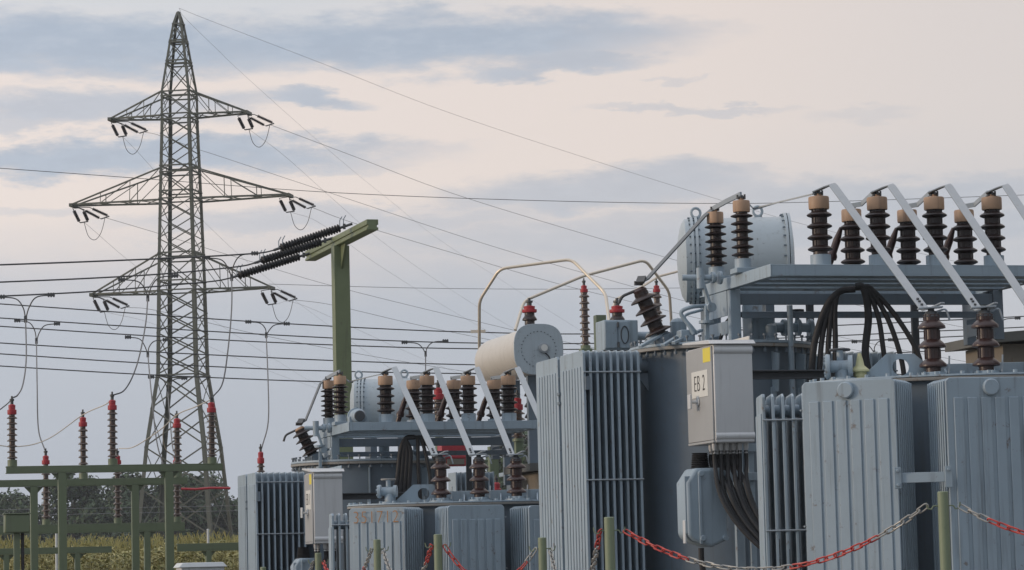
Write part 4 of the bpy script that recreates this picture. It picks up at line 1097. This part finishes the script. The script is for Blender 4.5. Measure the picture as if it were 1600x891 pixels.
def cover_clutter():
    zc = i2['zc']
    def P(px, py, D): return f2.p(px, py, D)
    for pts, r in (([(1105, 478, 30.4), (1080, 480, 30.3), (1064, 489, 30.3), (1076, 508, 30.3), (1084, 522, 30.3)], .022), ([(1098, 484, 30.5), (1070, 494, 30.4), (1082, 512, 30.4), (1090, 522, 30.4)], .016)):
        MB().tube(smooth([P(*q) for q in pts]), r, 8).build('conduit', 'grey_paint', root2)
    for a, b_ in (((1000, 542, 30.3), (1042, 519, 30.6)), ((1036, 540, 30.2), (1066, 522, 30.5)), ((1052, 536, 30.2), (1096, 516, 30.6))):
        MB().bar(P(*a), P(*b_), .05, .03).build('cover_bracket', 'grey_paint', root2, .004)
    b = MB(); p = P(1064, 528, 30.3); b.box(p.x, p.x+.16, p.y, p.y+.15, zc+.006, zc+.13); b.build('junction_block', 'grey_paint', root2, .01)
    p = P(1296, 549, 31.6); radiator(root2, (p.x, p.y, 0), 0, 9, .095, .7, .35, p.z, 5, tie=(.08,))
cover_clutter()

# ------------------------------------------------------------------ smaller units in front of each
def front_unit(c):
    D = c['D']; fr = Frame(at(c['cx'], c['rim_y'], D), 0.)
    root = fr.thing('auxiliary_transformer', c['label'], 'transformer', 'small finned transformers in front')
    zc = fr.p(c['cx'], c['rim_y'], D-c['b']).z; a, b_ = c['a'], c['b']
    MB().lathe([(a-.09, .2), (a-.09, zc-.05)], (0, 0, 0), n=48, sx=1, sy=(b_-.09)/(a-.09)).build('tank', 'shaded_grey_paint', root)
    MB().lathe([(a-.005, zc-.05), (a, zc-.045), (a, zc-.022), (a-.05, zc-.02)], (0, 0, 0), n=64, sy=b_/a).build('flange', 'rusty_rim', root)
    co = MB().lathe([(a-.01, zc-.019), (a+.004, zc-.015), (a, zc), (a*.7, zc+.006), (0, zc+.01)], (0, 0, 0), n=64, sy=b_/a).build('cover', 'grey_paint', root)
    bb = MB()
    for i in range(40):
        th = 2*math.pi*i/40; bb.lathe([(.02, 0), (.02, .026)], (math.cos(th)*(a-.035), math.sin(th)*(b_-.03), zc), n=6); bb.cut()
    bb.each('bolt', 'grey_paint', co)
    for (x0, y0, x1, y1, n, dd, zz_, kn, ts) in c['rads']:
        # end plate seen from pixel x0 to x1 at depths y0, y1
        P0 = fr.p(x0, zz_, y0); P1 = fr.p(x1, zz_, y1); d = (P1-P0); d.z = 0; wd = d.length
        ang = math.atan2(d.y, d.x)
        # local Y across the plate = d, local X inwards (behind the plate)
        inner = V((-d.y, d.x, 0)).normalized()
        M = ang-math.pi/2
        # with +Y along d, +X is to the right of d, i.e. towards the viewer: flip by starting from P1
        radiator(root, (P1.x, P1.y, 0), ang+math.pi/2, n, dd, wd, .35, P0.z, 6, knob=kn, tie=(.12, .62), material='grey_paint', tie_side=ts)
    for (px, py) in c['bush']:
        p = fr.p(px, py, D-.15); h = p.z-zc
        o = insulator(root, (p.x, p.y, zc), h, .125, 3, .068, None, caph=0, baseh=.06, basew=.11, body='brown_porcelain', ribs=True)
        MB().lathe([(.075, h-.02), (.05, h+.03), (.03, h+.035), (.03, h+.07), (0, h+.07)], (p.x, p.y, zc), n=14).build('terminal', 'dark_steel', o)
        fb = MB(); fb.lathe([(.15, .005), (.15, .03), (.10, .035)], (p.x, p.y, zc), n=18); flange_bolts(fb, (p.x, p.y, zc+.03), (0, 0, 1), .13, 6, .014, .03)
        fb.build('clamp_ring', 'grey_paint', o)
        MB().tube(fillet([(p.x+.13, p.y-.05, zc+.04), (p.x+.14, p.y-.05, zc+.20)], .02), .009, 6).build('spark_horn', 'aluminium_bar', o)
        MB().tube(fillet([(p.x+.03, p.y-.02, zc+h+.02), (p.x+.13, p.y-.03, zc+h+.05), (p.x+.16, p.y-.03, zc+h-.06)], .03), .010, 6).build('spark_horn', 'aluminium_bar', o)
        # lug plate that takes the flat bar
        MB().bar((p.x-.12, p.y-.02, zc+h+.055), (p.x+.10, p.y-.02, zc+h+.065), .10, .014).build('lug', 'aluminium_bar', o, .002)
    # lifting lug with hole and long upstand
    (lx, ly_), s = c['lug']; p = fr.p(lx, ly_, D-.05)
    W_, H_ = .40*s, .24*s
    outer = [(-W_*1.0, 0), (-W_*.32, H_), (W_*.30, H_), (W_*.62, H_*.55), (W_*.62, 0)]
    n = 20; hole = [(.075*s*math.cos(2*math.pi*i/n), H_*.50+.075*s*math.sin(2*math.pi*i/n)) for i in range(n)]
    import bmesh
    bm = bmesh.new(); th = .03
    def ringv(pts, y): return [bm.verts.new((p.x+x, p.y+y, zc+z)) for x, z in pts]
    o0, h0, o1, h1 = ringv(outer, 0), ringv(hole, 0), ringv(outer, th), ringv(hole, th)
    for lo, lh in ((o0, h0), (o1, h1)):
        es = [bm.edges.new((l[i], l[(i+1) % len(l)])) for l in (lo, lh) for i in range(len(l))]
        bmesh.ops.triangle_fill(bm, edges=es, use_beauty=True)
    for A, B in ((o0, o1), (h0, h1)):
        for i in range(len(A)): bm.faces.new((A[i], A[(i+1) % len(A)], B[(i+1) % len(A)], B[i]))
    bmesh.ops.recalc_face_normals(bm, faces=bm.faces)
    me = bpy.data.meshes.new('lifting_lug'); bm.to_mesh(me); bm.free(); me.materials.append(MAT['grey_paint'])
    o = bpy.data.objects.new('lifting_lug', me); COL.objects.link(o); o.parent = root
    x0 = fr.p(c['up'][0], c['rim_y'], D).x; x1 = fr.p(c['up'][1], c['rim_y'], D).x
    ub = MB(); ub.box(x0, x1, .10, .13, zc, zc+.15*s)
    for i in range(4):
        x = x0+(x1-x0)*(i+.6)/4.2; ub.prism([(x, -.12, zc), (x, .10, zc), (x, .10, zc+.11*s)], (.02, 0, 0))
    ub.build('upstand', 'grey_paint', root, .004)
    # valve at the left end of the cover
    vx, vy = c['valve']; p = fr.p(vx, vy, D-.1); b = MB(); s2 = c.get('vs', 1.)
    b.lathe([(.11*s2, 0), (.115*s2, .01), (.11*s2, .04), (.055, .042), (.055, .2), (.10*s2, .2), (.10*s2, .24)], p-V((.13, 0, 0)), (1, -.15, 0), 20)
    flange_bolts(b, p-V((.13, 0, 0)), (-1, .15, 0), .085*s2, 6, .013, .015)
    b.cyl(p+V((0, 0, 0)), p+V((0, 0, .15)), .03, 10); b.cyl((p.x+.02, p.y, zc), (p.x+.02, p.y, p.z), .07, 14); b.lathe([(.13, 0), (.13, .03)], (p.x+.02, p.y, zc), n=18)
    b.build('valve', 'grey_paint', root)
    hw_ = MB(); hw_.ring([p+V((.085*math.cos(t*.5236), .085*math.sin(t*.5236), .15)) for t in range(12)], .012, 6); hw_.bar(p+V((-.08, 0, .15)), p+V((.08, 0, .15)), .02, .012)
    hw_.build('handwheel', 'rusty_rim' if D > 30 else 'dark_steel', root)
    if 'cream' in c:
        p = fr.p(*c['cream'], D-.1); h = p.z-zc
        MB().lathe([(.055, 0), (.06, .02), (.055, .04), (.062, .045), (.055, .075), (.088, .085), (.086, .10), (.04, .14), (.03, .19), (.014, h*1.1), (0, h*1.1)], (p.x, p.y, zc), n=18).build('breather', 'cream_insulator', root)
    if 'cross' in c:
        (ax, ay, ad), (bx, by, bd) = c['cross']; p = fr.p(ax, ay, ad); q = fr.p(bx, by, bd)
        x = MB(); x.bar(p, q, .012, .085); x.bar(p+V((-.02, -.015, -.09)), p+V((-.02, -.015, .09)), .06, .03); x.bar(q+V((.02, -.015, -.09)), q+V((.02, -.015, .09)), .06, .03)
        for e in (p+V((-.02, -.03, .06)), p+V((-.02, -.03, -.06)), q+V((.02, -.03, .06))): x.cyl(e, e-V((0, .02, 0)), .014, 6)
        x.build('brace', 'grey_paint', root, .003)
    return fr, root, zc
fr2, rt2, zc2 = front_unit(dict(D=25.85, b=.85, a=1.50, cx=1522, rim_y=583, label='smaller finned transformer at the right edge with plain vertical-ribbed radiators and a cream breather',
    rads=[(1252, 24.75, 1398, 24.40, 9, .055, 598, True, 1), (1477, 24.25, 1622, 24.40, 9, .055, 590, True, -1), (1181, 25.75, 1190, 25.15, 7, .088, 622, False, -1)],
    bush=[(1455, 492), (1538, 491), (1622, 490), (1705, 489)], lug=((1408, 582), 1.0), up=(1432, 1750), valve=(1313, 573), cream=(1343, 556), cross=((1406, 747, 24.25), (1478, 745, 24.15))))
fr1, rt1, zc1 = front_unit(dict(D=36.4, b=.85, a=1.45, cx=722, rim_y=783, label='smaller finned transformer at the left numbered 351712 with three bushings',
    rads=[(545, 35.35, 632, 35.05, 9, .062, 795, False, 1), (699, 34.85, 788, 35.08, 9, .060, 790, False, -1), (826, 34.95, 915, 35.30, 9, .060, 790, False, -1), (514, 36.5, 518, 35.9, 7, .088, 804, False, -1)],
    bush=[(688, 718), (748, 718), (806, 718)], lug=((662, 783), 1.0), up=(690, 930), valve=(607, 768), vs=.75))
def number():
    P0 = fr1.p(545, 795, 35.35); P1 = fr1.p(632, 795, 35.05); d = P1-P0; d.z = 0; wd = d.length; d.normalize(); nr = V((d.y, -d.x, 0))
    c = fr1.p(588, 809, 35.2); z = c.z
    o = P0+d*wd*.5; o.z = z; o += nr*.026
    text_mesh('351712', .215, basis(o, d, V((0, 0, 1)), nr), 'orange_ink', rt1, 'lettering', .92, 1.08)
number()

# ------------------------------------------------------------------ third transformer, behind and between
def third():
    D = 46.; fr = Frame(at(841, 546, D)); root = fr.thing('power_transformer', 'far transformer between the other two, known by its sunlit cream conservator drum and red-capped bushings', 'transformer')
    c = fr.p(841, 546, D); r = .41; L = 2.7
    cn = MB().lathe([(r*.94, .0), (r*.94, L-.06), (r*.8, L), (0, L+.06)], c, (0, 1, 0), 40).build('conservator', 'sunlit_pale_paint', root)
    pl = MB(); n = 40; pts = []
    for i in range(n):
        th = 2*math.pi*i/n; cx, sx = math.cos(th), math.sin(th); e = 2/2.9
        pts.append((c.x+r*abs(cx)**e*(1 if cx > 0 else -1), c.y-.03, c.z+r*abs(sx)**e*(1 if sx > 0 else -1)))
    pl.prism(pts, (0, .028, 0)); pl.build('end_plate', 'tank_paint', cn, .004)
    b = MB(); flange_bolts(b, c+V((0, -.03, 0)), (0, -1, 0), r*.70, 30, .008, .012); b.each('bolt', 'dark_steel', cn)
    g = MB(); g.lathe([(.085, 0), (.085, .04), (.07, .045), (.07, .05)], c+V((.08, -.03, .02)), (0, -1, 0), 20); g.build('oil_gauge', 'aluminium_bar', cn)
    MB().lathe([(.055, 0), (.055, .004)], c+V((.08, -.082, .02)), (0, -1, 0), 18).build('gauge_dial', 'white_plate', cn)
    MB().tube(smooth([c+V((.10, -.05, -.06)), c+V((.16, -.05, -.12)), c+V((.20, -.05, -.24))]), .010, 6).build('gauge_lead', 'black_rubber', cn)
    b = MB()
    for y in (.5, 2.1): b.box(c.x-.05, c.x+.25, c.y+y, c.y+y+.1, 2.2, c.z-r*.86); b.cut()
    b.each('saddle', 'shaded_grey_paint', root)
    MB().box(c.x+.1, c.x+2.6, c.y+.1, c.y+2.6, .2, 2.35).build('tank', 'shaded_grey_paint', root, .03)
    MB().box(c.x+.0, c.x+2.7, c.y+.0, c.y+2.7, 2.352, 2.42).build('cover', 'grey_paint', root, .01)
    zc = 2.42
    for px, yt, dd in ((827, 478, 48.2), (964, 478, 47.4)):
        p = fr.p(px, yt, dd); insulator(root, (p.x, p.y, zc), p.z-zc, .125, 14, .085, 'red', .125, .115, .12, .12, seg=20)
    # fin block glimpsed under the rack
    p = fr.p(712, 738, 45.); f = MB()
    for i in range(9): f.box(p.x+i*.075, p.x+i*.075+.02, p.y, p.y+.5, .4, p.z)
    f.build('radiator', 'grey_paint', root)
    q = fr.p(711, 690, 45.6); q2 = fr.p(711, 728, 45.6)
    b = MB(); b.box(q.x-.22, q.x+.22, q.y, q.y+.3, q2.z, q.z); b.box(q.x-.25, q.x+.25, q.y-.02, q.y+.32, q.z, q.z+.04); b.box(q.x-.24, q.x+.24, q.y-.015, q.y, q2.z+.12, q2.z+.16)
    o = b.build('terminal_housing', 'red_cap', root, .01); o['label'] = 'red painted housing seen under the left rack'
    MB().box(q.x-.14, q.x+.14, q.y-.022, q.y-.004, q2.z+.02, q2.z+.11).build('window', 'shed_wall', o)
    # relay box beside the big right radiator
third()
def relay_box():
    fr = Frame(at(963, 543, 33.2)); root = fr.thing('junction_box', 'grey junction box with two hinged doors above the tall right radiator', 'junction box')
    z0 = fr.p(963, 547, 33.2).z; z1 = fr.p(963, 500, 33.2).z
    MB().box(-.14, .27, 0, .35, z0, z1).build('body', 'grey_paint', root, .01)
    MB().box(-.135, .01, -.018, -.002, z0+.02, z1-.02).build('door', 'grey_paint', root, .006)
    d = MB().box(.03, .17, -.018, -.002, z0+.02, z1-.02).build('door', 'grey_paint', root, .006)
    h = MB()
    for z in (z0+.06, z1-.06): h.cyl((.02, -.03, z-.03), (.02, -.03, z+.03), .012, 8)
    h.build('hinge', 'dark_steel', root)
    MB().ring([V((.10+.045*math.cos(t*.3927), -.026, (z0+z1)/2+.10*math.sin(t*.3927))) for t in range(16)], .006, 6).build('door_seal', 'dark_steel', d)
    MB().cyl((.27, .15, (z0+z1)/2), (.62, .15, (z0+z1)/2), .05, 14).build('pipe', 'grey_paint', root)
    MB().cyl((.07, .17, 0), (.07, .17, z0), .05, 10).build('pole', 'shaded_grey_paint', root)
relay_box()
# green posts with tall insulators carrying the pipes
def tall_post(px, ytop, ybase, D, label, w_=.2, gx=22):
    fr = Frame(at(px, ybase, D)); root = fr.thing('post_insulator', label, 'insulator', 'tall red-capped insulators under the pipes')
    z = fr.p(px, ybase, D).z; zt = fr.p(px, ytop, D).z
    MB().box(-w_/2, w_/2, -w_/2, w_/2, 0, z).build('post', 'green_steel', root, .005)
    insulator(root, (0, 0, z), zt-z, .095, 8, .058, 'red', .07, .13, .06, .09, basemat='green_steel', body='glazed_brown')
tall_post(915, 446, 545, 52, 'tall red-capped insulator under the crossing pipes left of the slanted bushing')
tall_post(1029, 446, 560, 54, 'red-capped insulator half hidden beside the right drum')
lone_insulator(686, 606, 672, 48.5, 'wide red-capped insulator half hidden behind the left rack posts', .13, 5, .10)
lone_insulator(810, 622, 690, 47.5, 'red-capped insulator peeping out beside the last slanting bar of the left rack', .12, 5, .09)
lone_insulator(776, 754, 775, 50, 'small red-topped fitting glimpsed beside the left unit bushings', .08, 2, .085)
def green_post(px, yt, D, w_, label):
    g = at(px, yt, D); b = MB(); b.box(-w_/2, w_/2, -w_/2, -w_/2+.02, 0, g.z); b.box(-w_/2, w_/2, w_/2-.02, w_/2, 0, g.z); b.box(-w_/2, -w_/2+.02, -w_/2+.02, w_/2-.02, 0, g.z)
    o = b.build('steel_post', 'green_steel'); o.location = (g.x, g.y, 0); o.rotation_euler = (0, 0, YAW); tag(o, label, 'post')
green_post(937, 493, 56, .2, 'green steel post behind the grey junction box')
green_post(770, 698, 52, .16, 'green steel post glimpsed between the left bushings')
def pipe(pts, D0, D1, r, label):
    P = [at(x, y, D0+(D1-D0)*i/(len(pts)-1)) for i, (x, y) in enumerate(pts)]; o0 = P[0].copy()
    o = MB().tube([p-o0 for p in fillet(P, .13, 6)], r, 12).build('busbar_pipe', 'pipe_metal'); o.location = o0
    return tag(o, label, 'busbar pipe', 'arched busbar pipes')
pipe([(749, 545), (749, 470), (781, 420), (893, 405), (946, 458), (952, 502)], 50, 48, .027, 'bright arched pipe rising left of the sunlit cream drum')
pipe([(805, 516), (819, 470), (912, 431), (1008, 406), (1046, 456), (1050, 520)], 49, 51, .026, 'second bright arched pipe running over the tall red-capped insulator')
pipe([(956, 486), (962, 468), (1000, 450), (1029, 432), (1080, 419)], 48, 53, .022, 'dull thin pipe climbing right behind the slanted bushing')
def small_clamps():
    o0 = at(747, 518, 50); b = MB(); b.bar(V((-.13, 0, 0)), V((.13, 0, 0)), .05, .05); o = b.build('pipe_clamp', 'pipe_metal'); o.location = o0; tag(o, 'small clamp across the foot of the left arched pipe', 'clamp')
small_clamps()
# brown sheds glimpsed behind
def shed(px0, px1, yr, D, label, slope=.25, dp=1.3):
    fr = Frame(at(px0, yr, D)); root = fr.thing('brick_shed', label, 'shed', 'brown flat-roofed sheds')
    z = fr.p(px0, yr, D).z; L = (px1-px0)/F*D
    MB().box(0, L, .15, dp, 0, z-.12).build('wall', 'shed_wall', root)
    b = MB(); b.prism([(-.2, -.1, z-.118), (L+.2, -.1, z-.118+slope*.1), (L+.2, -.1, z+slope*.1+.02), (-.2, -.1, z)], (0, dp+.3, 0)); b.build('roof', 'shed_roof', root)
    b = MB(); b.box(.12, L-.1, .135, .148, .2, z-.3); b.build('panel', 'shed_wall', root)
shed(1574, 1720, 521, 36, 'brown shed with a dark roof edge at the far right behind the bushing', 1.)
shed(845, 920, 724, 44.5, 'brown shed glimpsed between the left transformer and the tall pale radiator')

# ------------------------------------------------------------------ chain barrier
POSTS = [(1473, 768, 20., 'green chain post in front of the right finned transformer'), (951.5, 808, 21.5, 'green chain post in front of the tall right radiator'),
         (847, 840, 26., 'green chain post at the left edge of the tall right radiator'), (684, 835, 26.3, 'green chain post in front of the middle radiator of the left unit'),
         (589, 843, 30., 'green chain post in front of the number 351712'), (497, 864, 34., 'green chain post just below the cabinet marked EB 1'), (411, 886, 37., 'green chain post barely showing before the far left radiator')]
LINK = None
def link_mesh(a, b_, r, name):
    pts = []
    for i in range(20):
        th = 2*math.pi*i/20; x = (a-b_)*(1 if math.cos(th) > 0 else -1)+b_*math.cos(th); pts.append(V((x, b_*math.sin(th), 0)))
    o = MB().ring(pts, r, 8).build('link', name); me = o.data; bpy.data.objects.remove(o); return me
LK = {c: link_mesh(.046, .0185, .0062, c) for c in ('red_chain', 'zinc_chain')}
HEAD = {}
for px, yt, D, lb in POSTS:
    g = at(px, yt, D); e = empty('chain_post', (g.x, g.y, 0), 0, lb, 'post', 'green posts of the chain barrier'); r = .038
    MB().lathe([(r, 0), (r, g.z-.006), (r-.006, g.z), (0, g.z+.001)], (0, 0, 0), n=24).build('tube', 'post_green', e)
    hz = g.z-.10
    MB().tube(smooth([V((r-.005, 0, hz)), V((r+.03, 0, hz)), V((r+.045, 0, hz-.02)), V((r+.07, 0, hz-.012)), V((r+.08, 0, hz+.025))]), .0055, 6).build('hook', 'post_green', e)
    MB().tube(smooth([V((-r+.005, 0, hz)), V((-r-.03, 0, hz)), V((-r-.045, 0, hz-.02)), V((-r-.07, 0, hz-.012)), V((-r-.08, 0, hz+.025))]), .0055, 6).build('hook', 'post_green', e)
    HEAD[px] = V((g.x, g.y, hz))
def chain(a, b_, sag, segs, label):
    """links hung between two hooks; segs: list of (fraction, colour)"""
    dx = V((b_.x-a.x, b_.y-a.y, 0)); L = dx.length
    A = a; B = b_
    e = empty('chain', A, 0, label, 'chain', 'red and grey chains of the barrier')
    N = 200; P = [A.lerp(B, i/N)-V((0, 0, sag*4*(i/N)*(1-i/N))) for i in range(N+1)]
    S = [0.]
    for p, q in zip(P, P[1:]): S.append(S[-1]+(q-p).length)
    tot = S[-1]; pit = .0735; n = int(tot/pit); pit = tot/n
    def pos(s):
        import bisect
        i = min(max(bisect.bisect_right(S, s)-1, 0), N-1); t = (s-S[i])/(S[i+1]-S[i]); return P[i].lerp(P[i+1], t)
    rn = random.Random(label)
    for k in range(n):
        s = (k+.5)*pit; c = pos(s); d = (pos(min(tot, s+.03))-pos(max(0, s-.03))).normalized()
        f = (k+.5)/n; colr = next(c_ for q, c_ in segs if f <= q+1e-6)
        o = bpy.data.objects.new('link', LK[colr]); COL.objects.link(o); o.parent = e
        side = d.cross(V((0, 0, 1))).normalized(); up = side.cross(d)
        ang = R(45 if k % 2 else -45)+R(rn.uniform(-16, 16))
        y = side*math.cos(ang)+up*math.sin(ang); z = d.cross(y)
        o.matrix_local = basis(c-A, d, y, z)
HK = V((.115, 0, -.005))
Rr, Z = 'red_chain', 'zinc_chain'
h = HEAD
chain(h[951.5]+HK, h[1473]-HK, .36, [(.235, Rr), (.55, Z), (.84, Rr), (1, Z)], 'long red and grey chain sagging between the two right-hand posts')
off_r = at(1990, 760, 19.)
chain(h[1473]+HK, V((off_r.x, off_r.y, h[1473].z)), .30, [(.10, Z), (.38, Rr), (.66, Z), (1, Rr)], 'red and grey chain leaving the right-hand post for the right edge')
chain(h[847]+HK*.6, h[951.5]-HK*.6, .55, [(.12, Z), (.35, Rr), (.65, Z), (.80, Rr), (.93, Z), (1, Rr)], 'steep red and grey chain dipping between the tall radiator post and its left neighbour')
chain(h[684]+HK*.5, h[847]-HK*.5, .33, [(.30, Rr), (.62, Z), (.86, Rr), (1, Z)], 'red and grey chain from the middle post to the post at the radiator edge')
chain(h[589]+HK*.5, h[684]-HK*.5, .42, [(.20, Z), (.45, Rr), (.72, Z), (.88, Z), (1, Rr)], 'red and grey chain left of the middle post')
chain(h[497]+HK*.5, h[589]-HK*.5, .38, [(.35, Rr), (.6, Z), (.85, Rr), (1, Z)], 'red and grey chain below the cabinet marked EB 1')
chain(h[411]+HK*.5, h[497]-HK*.5, .38, [(.3, Z), (.6, Rr), (1, Z)], 'red and grey chain at the far left radiator')
